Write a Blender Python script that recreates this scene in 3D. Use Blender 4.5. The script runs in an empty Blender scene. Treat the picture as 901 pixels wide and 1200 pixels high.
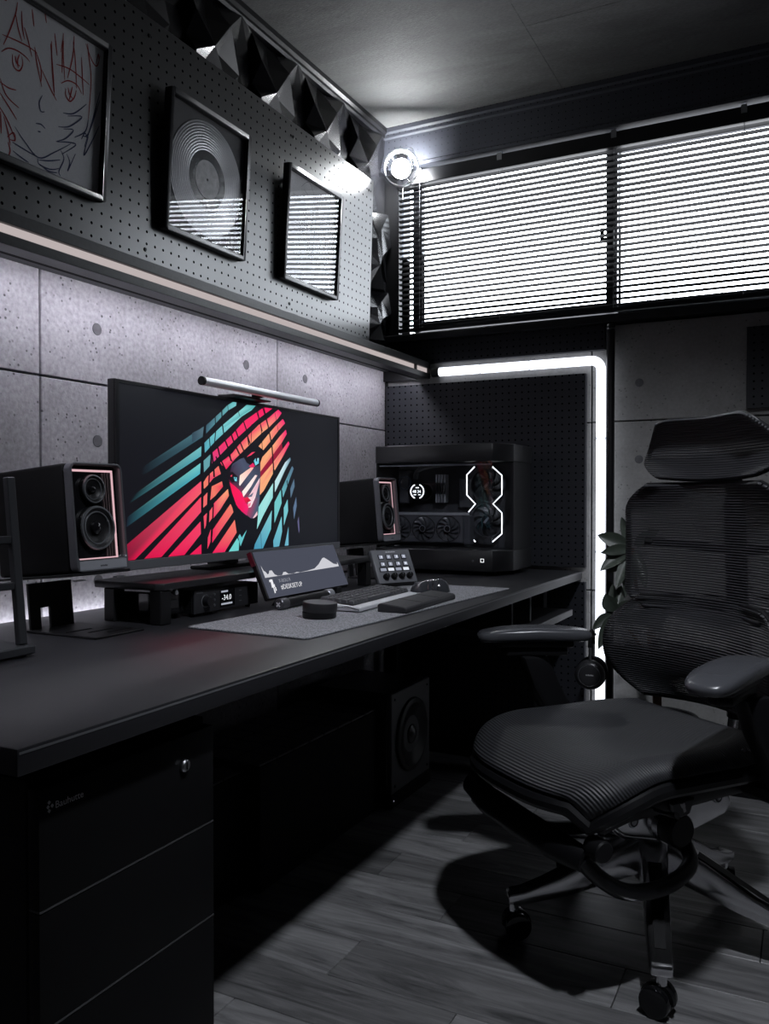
import bpy, bmesh, math, random
from mathutils import Vector, Matrix
random.seed(7)
S = bpy.context.scene
COL = S.collection
R = math.radians
PI = math.pi

# ---------------------------------------------------------------- camera
CAM = Vector((1.516, 0.0, 0.986)); YAW = R(26.91); PITCH = R(0.877); FPX = 980.0
cd = bpy.data.cameras.new('camera'); cam = bpy.data.objects.new('camera', cd); COL.objects.link(cam)
cd.sensor_fit = 'VERTICAL'; cd.sensor_height = 36.0; cd.sensor_width = 36.0; cd.lens = FPX / 1200 * 36.0
cd.clip_start = 0.02
cam.location = CAM; cam.rotation_euler = (PI / 2 - PITCH, 0, YAW)
S.camera = cam
_f = Vector((-math.sin(YAW) * math.cos(PITCH), math.cos(YAW) * math.cos(PITCH), -math.sin(PITCH)))
_r = Vector((math.cos(YAW), math.sin(YAW), 0)); _u = _r.cross(_f)
def _ray(px, py): return _f * FPX + _r * (px - 450.5) + _u * (600 - py)
def at_x(px, py, x): d = _ray(px, py); return CAM + d * ((x - CAM.x) / d.x)      # point of the photo on the plane x = const
def at_y(px, py, y): d = _ray(px, py); return CAM + d * ((y - CAM.y) / d.y)
def at_z(px, py, z): d = _ray(px, py); return CAM + d * ((z - CAM.z) / d.z)

# ---------------------------------------------------------------- sky, exposure
W = bpy.data.worlds.new('overcast_sky'); S.world = W; W.use_nodes = True
nt = W.node_tree; nt.nodes.clear()
wo = nt.nodes.new('ShaderNodeOutputWorld'); wb = nt.nodes.new('ShaderNodeBackground')
tc = nt.nodes.new('ShaderNodeTexCoord'); sx = nt.nodes.new('ShaderNodeSeparateXYZ'); cr = nt.nodes.new('ShaderNodeValToRGB')
nt.links.new(tc.outputs['Generated'], sx.inputs[0]); nt.links.new(sx.outputs['Z'], cr.inputs[0])
cr.color_ramp.elements[0].position = 0.0; cr.color_ramp.elements[0].color = (.30, .31, .33, 1)
cr.color_ramp.elements[1].position = 0.06; cr.color_ramp.elements[1].color = (.86, .92, 1.0, 1)
nt.links.new(cr.outputs[0], wb.inputs[0]); wb.inputs[1].default_value = 11.5
nt.links.new(wb.outputs[0], wo.inputs[0])
S.view_settings.view_transform = 'Standard'; S.view_settings.look = 'None'
S.view_settings.gamma = 1.0; S.view_settings.use_curve_mapping = False
S.view_settings.exposure = 0.0
S.cycles.use_denoising = True
S.cycles.max_bounces = 8; S.cycles.transparent_max_bounces = 16
S.cycles.sample_clamp_indirect = 4.0
S.cycles.caustics_reflective = False; S.cycles.caustics_refractive = False
# sampling portal filling the window opening (guides sky rays, gives off no light of its own)
pl = bpy.data.lights.new('window_portal', 'AREA'); pl.shape = 'RECTANGLE'; pl.size = 1.72; pl.size_y = .66
pl.cycles.is_portal = True
po = bpy.data.objects.new('window_portal', pl); COL.objects.link(po)
po.location = (.90, 3.20, 1.96); po.rotation_euler = (-PI / 2, 0, 0)

# ---------------------------------------------------------------- materials
MATS = {}
def _n(t, kind, **kw):
    n = t.nodes.new(kind)
    for k, v in kw.items(): setattr(n, k, v)
    return n
def mat(name, col=(.5, .5, .5), rough=.5, metal=0.0, emit=None, es=0.0, noise=None, bump=None, spec=.5, coat=0.0, rnd=0.0, coords='Object'):
    if name in MATS: return MATS[name]
    m = bpy.data.materials.new(name); m.use_nodes = True; MATS[name] = m
    t = m.node_tree; b = t.nodes['Principled BSDF']
    b.inputs['Base Color'].default_value = (*col, 1); b.inputs['Roughness'].default_value = rough
    b.inputs['Metallic'].default_value = metal; b.inputs['Specular IOR Level'].default_value = spec
    b.inputs['Coat Weight'].default_value = coat
    if emit: b.inputs['Emission Color'].default_value = (*emit, 1); b.inputs['Emission Strength'].default_value = es
    tcn = _n(t, 'ShaderNodeTexCoord')
    if noise:
        sc, amt = noise[:2]
        nz = _n(t, 'ShaderNodeTexNoise'); nz.inputs['Scale'].default_value = sc; nz.inputs['Detail'].default_value = 6
        t.links.new(tcn.outputs[coords], nz.inputs['Vector'])
        r = _n(t, 'ShaderNodeMapRange'); r.inputs[1].default_value = .3; r.inputs[2].default_value = .7
        r.inputs[3].default_value = 1 - amt; r.inputs[4].default_value = 1 + amt
        t.links.new(nz.outputs['Fac'], r.inputs[0])
        mx = _n(t, 'ShaderNodeMix', data_type='RGBA', blend_type='MULTIPLY'); mx.inputs[0].default_value = 1
        mx.inputs[6].default_value = (*col, 1)
        t.links.new(r.outputs[0], mx.inputs[7])
        t.links.new(mx.outputs[2], b.inputs['Base Color'])
    if bump:
        nb = _n(t, 'ShaderNodeTexNoise'); nb.inputs['Scale'].default_value = bump[0]; nb.inputs['Detail'].default_value = 5
        t.links.new(tcn.outputs[coords], nb.inputs['Vector'])
        bp = _n(t, 'ShaderNodeBump'); bp.inputs['Strength'].default_value = bump[1]; bp.inputs['Distance'].default_value = .002
        t.links.new(nb.outputs['Fac'], bp.inputs['Height']); t.links.new(bp.outputs[0], b.inputs['Normal'])
    return m
def emis(name, col, es):
    if name in MATS: return MATS[name]
    m = bpy.data.materials.new(name); m.use_nodes = True; MATS[name] = m
    t = m.node_tree; t.nodes.clear()
    o = _n(t, 'ShaderNodeOutputMaterial'); e = _n(t, 'ShaderNodeEmission')
    e.inputs[0].default_value = (*col, 1); e.inputs[1].default_value = es
    t.links.new(e.outputs[0], o.inputs[0]); return m

def concrete(name, col, scale=1.0, pits=.25, stretch=(1, 1, 1), fine=.2):
    m = mat(name, col, .75); t = m.node_tree; b = t.nodes['Principled BSDF']
    g = _n(t, 'ShaderNodeNewGeometry')
    n1 = _n(t, 'ShaderNodeTexNoise'); n1.inputs['Scale'].default_value = 3.2 * scale; n1.inputs['Detail'].default_value = 8; n1.inputs['Roughness'].default_value = .65
    n2 = _n(t, 'ShaderNodeTexNoise'); n2.inputs['Scale'].default_value = 95 * scale; n2.inputs['Detail'].default_value = 4
    vo = _n(t, 'ShaderNodeTexVoronoi'); vo.inputs['Scale'].default_value = 62 * scale
    vn = _n(t, 'ShaderNodeTexNoise'); vn.inputs['Scale'].default_value = 9 * scale
    st = _n(t, 'ShaderNodeVectorMath', operation='MULTIPLY'); st.inputs[1].default_value = stretch; t.links.new(g.outputs['Position'], st.inputs[0])
    for q in (n1, n2, vo, vn): t.links.new(st.outputs[0], q.inputs['Vector'])
    def rng(src, a, b_, c, d):
        r = _n(t, 'ShaderNodeMapRange'); r.inputs[1].default_value = a; r.inputs[2].default_value = b_
        r.inputs[3].default_value = c; r.inputs[4].default_value = d; t.links.new(src, r.inputs[0]); return r.outputs[0]
    def mul(a, c):
        k = _n(t, 'ShaderNodeMath', operation='MULTIPLY'); t.links.new(a, k.inputs[0]); t.links.new(c, k.inputs[1]); return k.outputs[0]
    pit = rng(vo.outputs['Distance'], .12, .22, pits, 1.0)               # small air holes
    gate = rng(vn.outputs['Fac'], .44, .54, 0.0, 1.0)                     # where the air holes cluster
    mixp = _n(t, 'ShaderNodeMix', data_type='FLOAT'); mixp.inputs[2].default_value = 1.0
    t.links.new(gate, mixp.inputs[0]); t.links.new(pit, mixp.inputs[3])
    f = mul(mul(rng(n1.outputs['Fac'], .3, .7, .70, 1.2), rng(n2.outputs['Fac'], .3, .7, 1 - fine * 1.2, 1 + fine * .8)), mixp.outputs[0])
    mx = _n(t, 'ShaderNodeMix', data_type='RGBA', blend_type='MULTIPLY'); mx.inputs[0].default_value = 1; mx.inputs[6].default_value = (*col, 1)
    t.links.new(f, mx.inputs[7]); t.links.new(mx.outputs[2], b.inputs['Base Color'])
    bp = _n(t, 'ShaderNodeBump'); bp.inputs['Strength'].default_value = .5; bp.inputs['Distance'].default_value = .002
    t.links.new(f, bp.inputs['Height']); t.links.new(bp.outputs[0], b.inputs['Normal'])
    return m

def pegmat(name, col, axes, pitch, rad, rough=.45, spec=.5):
    """painted board with a square grid of drilled holes; axes = the two object axes of the board"""
    m = mat(name, col, rough); t = m.node_tree; b = t.nodes['Principled BSDF']
    tcn = _n(t, 'ShaderNodeTexCoord'); sp = _n(t, 'ShaderNodeSeparateXYZ'); t.links.new(tcn.outputs['Object'], sp.inputs[0])
    sq = []
    for a in axes:
        k = _n(t, 'ShaderNodeMath', operation='DIVIDE'); t.links.new(sp.outputs[a], k.inputs[0]); k.inputs[1].default_value = pitch
        fr = _n(t, 'ShaderNodeMath', operation='FRACT'); t.links.new(k.outputs[0], fr.inputs[0])
        s_ = _n(t, 'ShaderNodeMath', operation='SUBTRACT'); t.links.new(fr.outputs[0], s_.inputs[0]); s_.inputs[1].default_value = .5
        p = _n(t, 'ShaderNodeMath', operation='POWER'); t.links.new(s_.outputs[0], p.inputs[0]); p.inputs[1].default_value = 2
        sq.append(p.outputs[0])
    ad = _n(t, 'ShaderNodeMath', operation='ADD'); t.links.new(sq[0], ad.inputs[0]); t.links.new(sq[1], ad.inputs[1])
    lt = _n(t, 'ShaderNodeMath', operation='LESS_THAN'); t.links.new(ad.outputs[0], lt.inputs[0]); lt.inputs[1].default_value = (rad / pitch) ** 2
    mx = _n(t, 'ShaderNodeMix', data_type='RGBA'); mx.inputs[6].default_value = (*col, 1); mx.inputs[7].default_value = (.003, .003, .004, 1)
    t.links.new(lt.outputs[0], mx.inputs[0]); t.links.new(mx.outputs[2], b.inputs['Base Color'])
    rr = _n(t, 'ShaderNodeMapRange'); rr.inputs[3].default_value = rough; rr.inputs[4].default_value = 1.0
    t.links.new(lt.outputs[0], rr.inputs[0]); t.links.new(rr.outputs[0], b.inputs['Roughness'])
    si = _n(t, 'ShaderNodeMapRange'); si.inputs[3].default_value = spec; si.inputs[4].default_value = 0.0
    t.links.new(lt.outputs[0], si.inputs[0]); t.links.new(si.outputs[0], b.inputs['Specular IOR Level'])
    return m

def glassmat(name, tint=(1, 1, 1), ior=1.5, rough=.0, edge=1.0):
    if name in MATS: return MATS[name]
    m = bpy.data.materials.new(name); m.use_nodes = True; MATS[name] = m
    t = m.node_tree; t.nodes.clear()
    o = _n(t, 'ShaderNodeOutputMaterial'); mx = _n(t, 'ShaderNodeMixShader')
    tr = _n(t, 'ShaderNodeBsdfTransparent'); gl = _n(t, 'ShaderNodeBsdfGlossy'); lw = _n(t, 'ShaderNodeLayerWeight'); lw.inputs[0].default_value = .5
    tr.inputs[0].default_value = (*tint, 1); gl.inputs['Roughness'].default_value = rough
    p5 = _n(t, 'ShaderNodeMath', operation='POWER'); p5.inputs[1].default_value = 5; t.links.new(lw.outputs['Facing'], p5.inputs[0])
    f0 = ((ior - 1) / (ior + 1)) ** 2
    fr = _n(t, 'ShaderNodeMath', operation='MULTIPLY_ADD'); fr.inputs[1].default_value = (1 - f0) * edge; fr.inputs[2].default_value = f0; t.links.new(p5.outputs[0], fr.inputs[0])
    t.links.new(fr.outputs[0], mx.inputs[0]); t.links.new(tr.outputs[0], mx.inputs[1]); t.links.new(gl.outputs[0], mx.inputs[2])
    t.links.new(mx.outputs[0], o.inputs[0]); return m

def meshmat(name, col, pitch, gap, rough=.55):
    """woven elastomer chair mesh: ribs across UV v, a share of light passing between the ribs"""
    m = mat(name, col, rough); t = m.node_tree; b = t.nodes['Principled BSDF']
    uv = _n(t, 'ShaderNodeUVMap'); uv.uv_map = 'UVMap'
    sp = _n(t, 'ShaderNodeSeparateXYZ'); t.links.new(uv.outputs[0], sp.inputs[0])
    k = _n(t, 'ShaderNodeMath', operation='MULTIPLY'); t.links.new(sp.outputs['Y'], k.inputs[0]); k.inputs[1].default_value = 2 * PI / pitch
    s_ = _n(t, 'ShaderNodeMath', operation='SINE'); t.links.new(k.outputs[0], s_.inputs[0])
    r = _n(t, 'ShaderNodeMapRange'); r.inputs[1].default_value = -1; r.inputs[2].default_value = 1; t.links.new(s_.outputs[0], r.inputs[0])
    cr_ = _n(t, 'ShaderNodeMix', data_type='RGBA'); cr_.inputs[6].default_value = (*[c * .35 for c in col], 1); cr_.inputs[7].default_value = (*[c * 1.5 for c in col], 1)
    t.links.new(r.outputs[0], cr_.inputs[0]); t.links.new(cr_.outputs[2], b.inputs['Base Color'])
    bp = _n(t, 'ShaderNodeBump'); bp.inputs['Strength'].default_value = .8; bp.inputs['Distance'].default_value = .0015
    t.links.new(r.outputs[0], bp.inputs['Height']); t.links.new(bp.outputs[0], b.inputs['Normal'])
    if gap > 0:
        lt = _n(t, 'ShaderNodeMath', operation='LESS_THAN'); lt.inputs[1].default_value = gap; t.links.new(r.outputs[0], lt.inputs[0])
        tr = _n(t, 'ShaderNodeBsdfTransparent'); mx = _n(t, 'ShaderNodeMixShader')
        t.links.new(lt.outputs[0], mx.inputs[0]); t.links.new(b.outputs[0], mx.inputs[1]); t.links.new(tr.outputs[0], mx.inputs[2])
        t.links.new(mx.outputs[0], t.nodes['Material Output'].inputs[0])
    return m

def woodmat(name):
    m = mat(name, (.07, .07, .072), .36); t = m.node_tree; b = t.nodes['Principled BSDF']
    oi = _n(t, 'ShaderNodeObjectInfo'); g = _n(t, 'ShaderNodeNewGeometry')
    mp = _n(t, 'ShaderNodeVectorMath', operation='MULTIPLY'); mp.inputs[1].default_value = (1.6, 14, 14)
    t.links.new(g.outputs['Position'], mp.inputs[0])
    of = _n(t, 'ShaderNodeCombineXYZ'); mu = _n(t, 'ShaderNodeMath', operation='MULTIPLY'); mu.inputs[1].default_value = 37
    t.links.new(oi.outputs['Random'], mu.inputs[0]); t.links.new(mu.outputs[0], of.inputs[0]); t.links.new(mu.outputs[0], of.inputs[1])
    ad = _n(t, 'ShaderNodeVectorMath', operation='ADD'); t.links.new(mp.outputs[0], ad.inputs[0]); t.links.new(of.outputs[0], ad.inputs[1])
    n1 = _n(t, 'ShaderNodeTexNoise'); n1.inputs['Scale'].default_value = 1.6; n1.inputs['Detail'].default_value = 9; n1.inputs['Roughness'].default_value = .68; n1.inputs['Distortion'].default_value = 1.2
    t.links.new(ad.outputs[0], n1.inputs['Vector'])
    cr_ = _n(t, 'ShaderNodeValToRGB'); e = cr_.color_ramp.elements
    e[0].position = .30; e[0].color = (.050, .050, .053, 1); e[1].position = .66; e[1].color = (.29, .288, .292, 1)
    t.links.new(n1.outputs['Fac'], cr_.inputs[0])
    v = _n(t, 'ShaderNodeMapRange'); v.inputs[3].default_value = .72; v.inputs[4].default_value = 1.2; t.links.new(oi.outputs['Random'], v.inputs[0])
    mx = _n(t, 'ShaderNodeMix', data_type='RGBA', blend_type='MULTIPLY'); mx.inputs[0].default_value = 1
    t.links.new(cr_.outputs[0], mx.inputs[6]); t.links.new(v.outputs[0], mx.inputs[7]); t.links.new(mx.outputs[2], b.inputs['Base Color'])
    bp = _n(t, 'ShaderNodeBump'); bp.inputs['Strength'].default_value = .25; bp.inputs['Distance'].default_value = .001
    t.links.new(n1.outputs['Fac'], bp.inputs['Height']); t.links.new(bp.outputs[0], b.inputs['Normal'])
    return m

def colattr(name, strength):
    """a lit screen: emission from the picture's own colours"""
    m = bpy.data.materials.new(name); m.use_nodes = True; MATS[name] = m
    t = m.node_tree; b = t.nodes['Principled BSDF']
    a = _n(t, 'ShaderNodeVertexColor'); a.layer_name = 'Col'
    b.inputs['Base Color'].default_value = (.01, .01, .012, 1); b.inputs['Roughness'].default_value = .35
    t.links.new(a.outputs[0], b.inputs['Emission Color']); b.inputs['Emission Strength'].default_value = strength
    return m

black = mat('black_plastic', (.006, .006, .007), .45, spec=.3)
blackm = mat('black_matte', (.004, .004, .005), .75, spec=.15)
blacks = mat('black_satin', (.010, .010, .012), .32)
blackg = mat('black_gloss', (.006, .006, .007), .08)
blackmet = mat('black_metal', (.008, .008, .009), .40, noise=(40, .1), spec=.3)
chrome = mat('polished_aluminium', (.62, .62, .64), .14, 1.0)
steel = mat('brushed_steel', (.45, .46, .48), .32, 1.0)
silver = mat('silver_paint', (.34, .35, .38), .35, .6)
dgrey = mat('dark_grey_plastic', (.05, .052, .058), .4)
mgrey = mat('mid_grey_plastic', (.12, .125, .135), .4)
white = mat('white_print', (.75, .75, .78), .5)
lit_white = emis('lit_white', (.92, .95, 1.0), 1.0)
glass = glassmat('clear_glass')
deskmat = mat('desk_laminate', (.017, .017, .020), .43, noise=(300, .12), bump=(900, .05))
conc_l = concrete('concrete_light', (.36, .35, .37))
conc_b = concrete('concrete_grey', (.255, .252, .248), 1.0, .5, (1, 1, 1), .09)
joint = mat('joint_shadow_gap', (.03, .03, .032), .9)

# ---------------------------------------------------------------- mesh builder
class MB:
    def __init__(s): s.v = []; s.f = []; s.uv = None
    def add(s, vs, fs):
        o = len(s.v); s.v += [Vector(p) for p in vs]; s.f += [tuple(i + o for i in f) for f in fs]; return s
    def box(s, x0, x1, y0, y1, z0, z1, M=None):
        vs = [Vector((x, y, z)) for x in (x0, x1) for y in (y0, y1) for z in (z0, z1)]
        if M is not None: vs = [M @ p for p in vs]
        return s.add(vs, [(0, 1, 3, 2), (4, 6, 7, 5), (0, 4, 5, 1), (2, 3, 7, 6), (0, 2, 6, 4), (1, 5, 7, 3)])
    def prism(s, poly, axis, a, b, M=None):
        """polygon in the two other axes (in xyz order), extruded along axis from a to b"""
        def P(p, t):
            q = list(p); q.insert(axis, t); return Vector(q)
        n = len(poly); vs = [P(p, a) for p in poly] + [P(p, b) for p in poly]
        if M is not None: vs = [M @ p for p in vs]
        fs = [tuple(range(n))[::-1], tuple(range(n, 2 * n))] + [(i, (i + 1) % n, n + (i + 1) % n, n + i) for i in range(n)]
        return s.add(vs, fs)
    def cyl(s, p0, p1, r0, r1=None, n=16, caps=True):
        r1 = r0 if r1 is None else r1; p0 = Vector(p0); p1 = Vector(p1); d = (p1 - p0).normalized()
        a = d.orthogonal().normalized(); b = d.cross(a)
        vs = [p + (a * math.cos(t) + b * math.sin(t)) * r for p, r in ((p0, r0), (p1, r1)) for t in [2 * PI * i / n for i in range(n)]]
        fs = [(i, (i + 1) % n, n + (i + 1) % n, n + i) for i in range(n)]
        if caps: fs += [tuple(range(n))[::-1], tuple(range(n, 2 * n))]
        return s.add(vs, fs)
    def lathe(s, prof, c, axis, n=24, closed=False):
        """profile [(radius, height)] turned about axis through c"""
        c = Vector(c); d = Vector(axis).normalized(); a = d.orthogonal().normalized(); b = d.cross(a); m = len(prof)
        vs = [c + d * h + (a * math.cos(t) + b * math.sin(t)) * max(r, 1e-5) for t in [2 * PI * i / n for i in range(n)] for r, h in prof]
        k = m if closed else m - 1
        fs = [(i * m + j, ((i + 1) % n) * m + j, ((i + 1) % n) * m + (j + 1) % m, i * m + (j + 1) % m) for i in range(n) for j in range(k)]
        return s.add(vs, fs)
    def tube(s, pts, r, n=10, caps=True, flat=1.0):
        pts = [Vector(p) for p in pts]; m = len(pts); rr = r if isinstance(r, (list, tuple)) else [r] * m
        rings = []; ref = None
        for i, p in enumerate(pts):
            d = (pts[min(i + 1, m - 1)] - pts[max(i - 1, 0)]).normalized()
            if ref is None: ref = d.orthogonal().normalized()
            a = (ref - d * ref.dot(d)).normalized(); ref = a; b = d.cross(a)
            rings += [p + (a * math.cos(t) + b * math.sin(t) * flat) * rr[i] for t in [2 * PI * k / n for k in range(n)]]
        fs = [(i * n + k, i * n + (k + 1) % n, (i + 1) * n + (k + 1) % n, (i + 1) * n + k) for i in range(m - 1) for k in range(n)]
        if caps: fs += [tuple(range(n))[::-1], tuple(range((m - 1) * n, m * n))]
        return s.add(rings, fs)
    def sphere(s, c, r, n=12, sc=(1, 1, 1)):
        c = Vector(c); m = n // 2 + 1
        vs = [c + Vector((r * sc[0] * math.sin(PI * j / (m - 1)) * math.cos(2 * PI * i / n), r * sc[1] * math.sin(PI * j / (m - 1)) * math.sin(2 * PI * i / n), r * sc[2] * math.cos(PI * j / (m - 1)))) for i in range(n) for j in range(m)]
        fs = [(i * m + j, i * m + j + 1, ((i + 1) % n) * m + j + 1, ((i + 1) % n) * m + j) for i in range(n) for j in range(m - 1)]
        return s.add(vs, fs)

def root_matrix(o):
    while o.parent: o = o.parent
    return Matrix.LocRotScale(o.location, o.rotation_euler, o.scale)
def tag(o, label=None, cat=None, group=None, kind=None):
    for k, v in (('label', label), ('category', cat), ('group', group), ('kind', kind)):
        if v: o[k] = v
    return o
def build(name, mb, m, parent=None, bevel=0.0, seg=1, smooth=35, local=False, kind=None, label=None, subsurf=0):
    """one mesh object; vertices in world space (local=True: in the space of the thing it belongs to)"""
    vs = mb.v
    loc = Vector((0, 0, 0))
    if parent is not None and not local:
        Mi = root_matrix(parent).inverted(); vs = [Mi @ p for p in vs]
    elif parent is None:
        xs = [p.x for p in vs]; ys = [p.y for p in vs]; zs = [p.z for p in vs]
        loc = Vector(((min(xs) + max(xs)) / 2, (min(ys) + max(ys)) / 2, min(zs))); vs = [p - loc for p in vs]
    me = bpy.data.meshes.new(name); me.from_pydata([tuple(p) for p in vs], [], mb.f)
    bm = bmesh.new(); bm.from_mesh(me)
    bmesh.ops.remove_doubles(bm, verts=bm.verts, dist=1e-6)
    bmesh.ops.recalc_face_normals(bm, faces=bm.faces)
    if bevel:
        es = [e for e in bm.edges if len(e.link_faces) == 2 and e.calc_face_angle(0) > .45]
        bmesh.ops.bevel(bm, geom=es, offset=bevel, segments=seg, profile=.5, affect='EDGES', clamp_overlap=True)
    bm.to_mesh(me); bm.free()
    ms = m if isinstance(m, (list, tuple)) else [m]
    for q in ms: me.materials.append(q)
    if smooth:
        me.polygons.foreach_set('use_smooth', [True] * len(me.polygons)); me.set_sharp_from_angle(angle=R(smooth))
    o = bpy.data.objects.new(name, me); COL.objects.link(o); o.location = loc
    if parent is not None: o.parent = parent
    if kind: o['kind'] = kind
    if label: o['label'] = label
    if subsurf:
        md = o.modifiers.new('subsurf', 'SUBSURF'); md.levels = subsurf; md.render_levels = subsurf
    return o
def thing(name, label, cat, loc=(0, 0, 0), rot=(0, 0, 0), group=None):
    o = bpy.data.objects.new(name, None); COL.objects.link(o); o.location = loc; o.rotation_euler = rot
    o.empty_display_size = .05
    return tag(o, label, cat, group)
def inst(src, parent, loc, rot=(0, 0, 0), sc=None):
    """a copy of a piece that shares its mesh"""
    o = src.copy(); COL.objects.link(o); o.parent = parent; o.location = loc; o.rotation_euler = rot
    if sc: o.scale = sc
    return o
def copy_tree(o, parent=None):
    c = o.copy(); COL.objects.link(c); c.parent = parent
    for ch in list(o.children): copy_tree(ch, c)
    return c
def surf(name, fn, nu, nv, m, parent, thick=0.0, local=True, label=None, smooth=60):
    """a sheet from fn(s, t), s and t in 0..1, with arc-length UVs (u across, v along s) and real thickness"""
    P = [[Vector(fn(i / nu, j / nv)) for j in range(nv + 1)] for i in range(nu + 1)]
    if parent is not None and not local:
        Mi = root_matrix(parent).inverted(); P = [[Mi @ p for p in r] for r in P]
    arc = [0]
    jm = nv // 2
    for i in range(1, nu + 1): arc.append(arc[-1] + (P[i][jm] - P[i - 1][jm]).length)
    me = bpy.data.meshes.new(name)
    me.from_pydata([tuple(p) for r in P for p in r], [], [(i * (nv + 1) + j, (i + 1) * (nv + 1) + j, (i + 1) * (nv + 1) + j + 1, i * (nv + 1) + j + 1) for i in range(nu) for j in range(nv)])
    ul = me.uv_layers.new(name='UVMap')
    for lp in me.loops:
        i, j = divmod(lp.vertex_index, nv + 1); ul.data[lp.index].uv = (j / nv, arc[i])
    me.materials.append(m); me.polygons.foreach_set('use_smooth', [True] * len(me.polygons))
    o = bpy.data.objects.new(name, me); COL.objects.link(o); o.parent = parent
    if thick:
        md = o.modifiers.new('solid', 'SOLIDIFY'); md.thickness = thick; md.offset = 0; md.use_even_offset = True
    if label: o['label'] = label
    return o
def text_mesh(txt, size, M, depth=.0004):
    """lettering as a flat mesh: returns an MB holding the glyph faces, placed by M (text lies in its xy plane)"""
    c = bpy.data.curves.new('t', 'FONT'); c.body = txt; c.size = size; c.resolution_u = 2
    o = bpy.data.objects.new('t', c); COL.objects.link(o)
    bpy.context.view_layer.update()
    me = bpy.data.meshes.new_from_object(o.evaluated_get(bpy.context.evaluated_depsgraph_get()))
    mb = MB(); mb.add([M @ v.co for v in me.vertices], [tuple(p.vertices) for p in me.polygons])
    bpy.data.objects.remove(o); bpy.data.curves.remove(c); bpy.data.meshes.remove(me)
    return mb
def frame_matrix(o, ex, ey):
    ex = Vector(ex).normalized(); ey = Vector(ey).normalized(); ez = ex.cross(ey)
    return Matrix(((ex.x, ey.x, ez.x, o[0]), (ex.y, ey.y, ez.y, o[1]), (ex.z, ey.z, ez.z, o[2]), (0, 0, 0, 1)))
def srgb(r, g, b):
    f = lambda c: (c / 255 / 12.92) if c / 255 <= .04045 else ((c / 255 + .055) / 1.055) ** 2.4
    return (f(r), f(g), f(b))
def struct(name, mb, m, parent=None, **kw):
    o = build(name, mb, m, parent, **kw)
    if parent is None: o['kind'] = 'structure'
    return o
def stempty(name, loc=(0, 0, 0)):
    o = bpy.data.objects.new(name, None); COL.objects.link(o); o.location = loc; o['kind'] = 'structure'; return o
# ================================================================ the room
XR, YF, ZC = 3.30, -1.60, 2.435
# floor: a slab with planks laid across the room (along x)
fl = struct('floor', MB().box(-.14, XR + .1, YF - .1, 3.14, -.12, -.012), joint)
tag(fl, 'dark grey oak laminate plank floor', 'floor')
wood = woodmat('grey_oak_plank')
PW, PL = .152, .92
plank0 = build('plank', MB().box(-PL / 2 + .0008, PL / 2 - .0008, -PW / 2 + .0008, PW / 2 - .0008, -.012, 0), wood, fl, bevel=.0012, local=True)
first = True
for j in range(31):
    y = 3.0 - PW / 2 - j * PW
    off = [0.0, .41, .17, .66, .29][j % 5]
    k = 0; x = -off
    while x < XR:
        a, b = max(0.0, x), min(XR, x + PL)
        if b - a > .03:
            c = ((a + b) / 2 - fl.location.x, y - fl.location.y, -fl.location.z)
            s_ = ((b - a) / PL, 1, 1)
            if first: plank0.location = c; plank0.scale = s_; first = False
            else: inst(plank0, fl, c, sc=s_)
        x += PL
# ceiling: concrete-print boards
ce = struct('ceiling', MB().box(-.14, XR + .1, YF - .1, 3.14, ZC + .012, ZC + .12), joint)
tag(ce, 'dark concrete-look ceiling boards', 'ceiling')
cmat = concrete('concrete_ceiling', (.125, .125, .125), .8, .8, (1.0, 3.5, 1.0))
t_ = cmat.node_tree
for n_ in t_.nodes:
    if n_.type == 'TEX_NOISE' and abs(n_.inputs['Scale'].default_value - 3.2 * .8) < 1e-3: n_.inputs['Distortion'].default_value = 1.0
cb0 = None
for i in range(4):
    for j in range(3):
        x0, y0 = i * .91 - .18, 3.0 - (j + 1) * 1.6 - (.5 if i % 2 else 0)
        x1, y1 = min(x0 + .91, XR), min(y0 + 1.6, 3.0); x0 = max(x0, 0); y0 = max(y0, YF)
        if x1 - x0 < .05 or y1 - y0 < .05: continue
        build('ceiling_board', MB().box(x0 + .0003, x1 - .0003, y0 + .0003, y1 - .0003, ZC, ZC + .012), cmat, ce, bevel=.0005)
    if i % 2: build('ceiling_board', MB().box(max(0, i * .91 - .18) + .0003, min(XR, i * .91 + .73) - .0003, 2.5003, 3.0, ZC, ZC + .012), cmat, ce, bevel=.001)

# left wall: slab, concrete panels with tie-hole plugs below the shelf, faceted tiles and a pegboard above
wl = struct('wall_left', MB().box(-.14, -.02, YF, 3.14, 0, ZC), joint); tag(wl, 'left wall of light concrete panels with tie holes', 'wall')
plugm = mat('tie_hole_plug', (.11, .11, .118), .8, noise=(60, .15))
ys = [-1.46, -.538, .385, 1.308, 2.231, 3.0]; zs = [0.06, .66, 1.26, 1.60]
for a in range(5):
    for b in range(3):
        y0, y1, z0, z1 = max(ys[a], YF) + .0028, ys[a + 1] - .0028, zs[b] + .0025, zs[b + 1] - .0025
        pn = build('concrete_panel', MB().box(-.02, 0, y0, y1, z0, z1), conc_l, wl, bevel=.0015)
        pts = [(yy, zz) for yy in (ys[a] + .165, ys[a] + .923 - .165) for zz in (zs[b] + .131, zs[b] + .6 - .135) if y0 + .03 < yy < y1 - .03 and z0 + .02 < zz < z1 - .02]
        for yy, zz in pts:
            build('tie_hole_plug', MB().lathe([(0, .0012), (.0135, .0012), (.0145, .0004), (.0145, -.004)], (0, yy, zz), (1, 0, 0), 20), plugm, pn)
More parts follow.
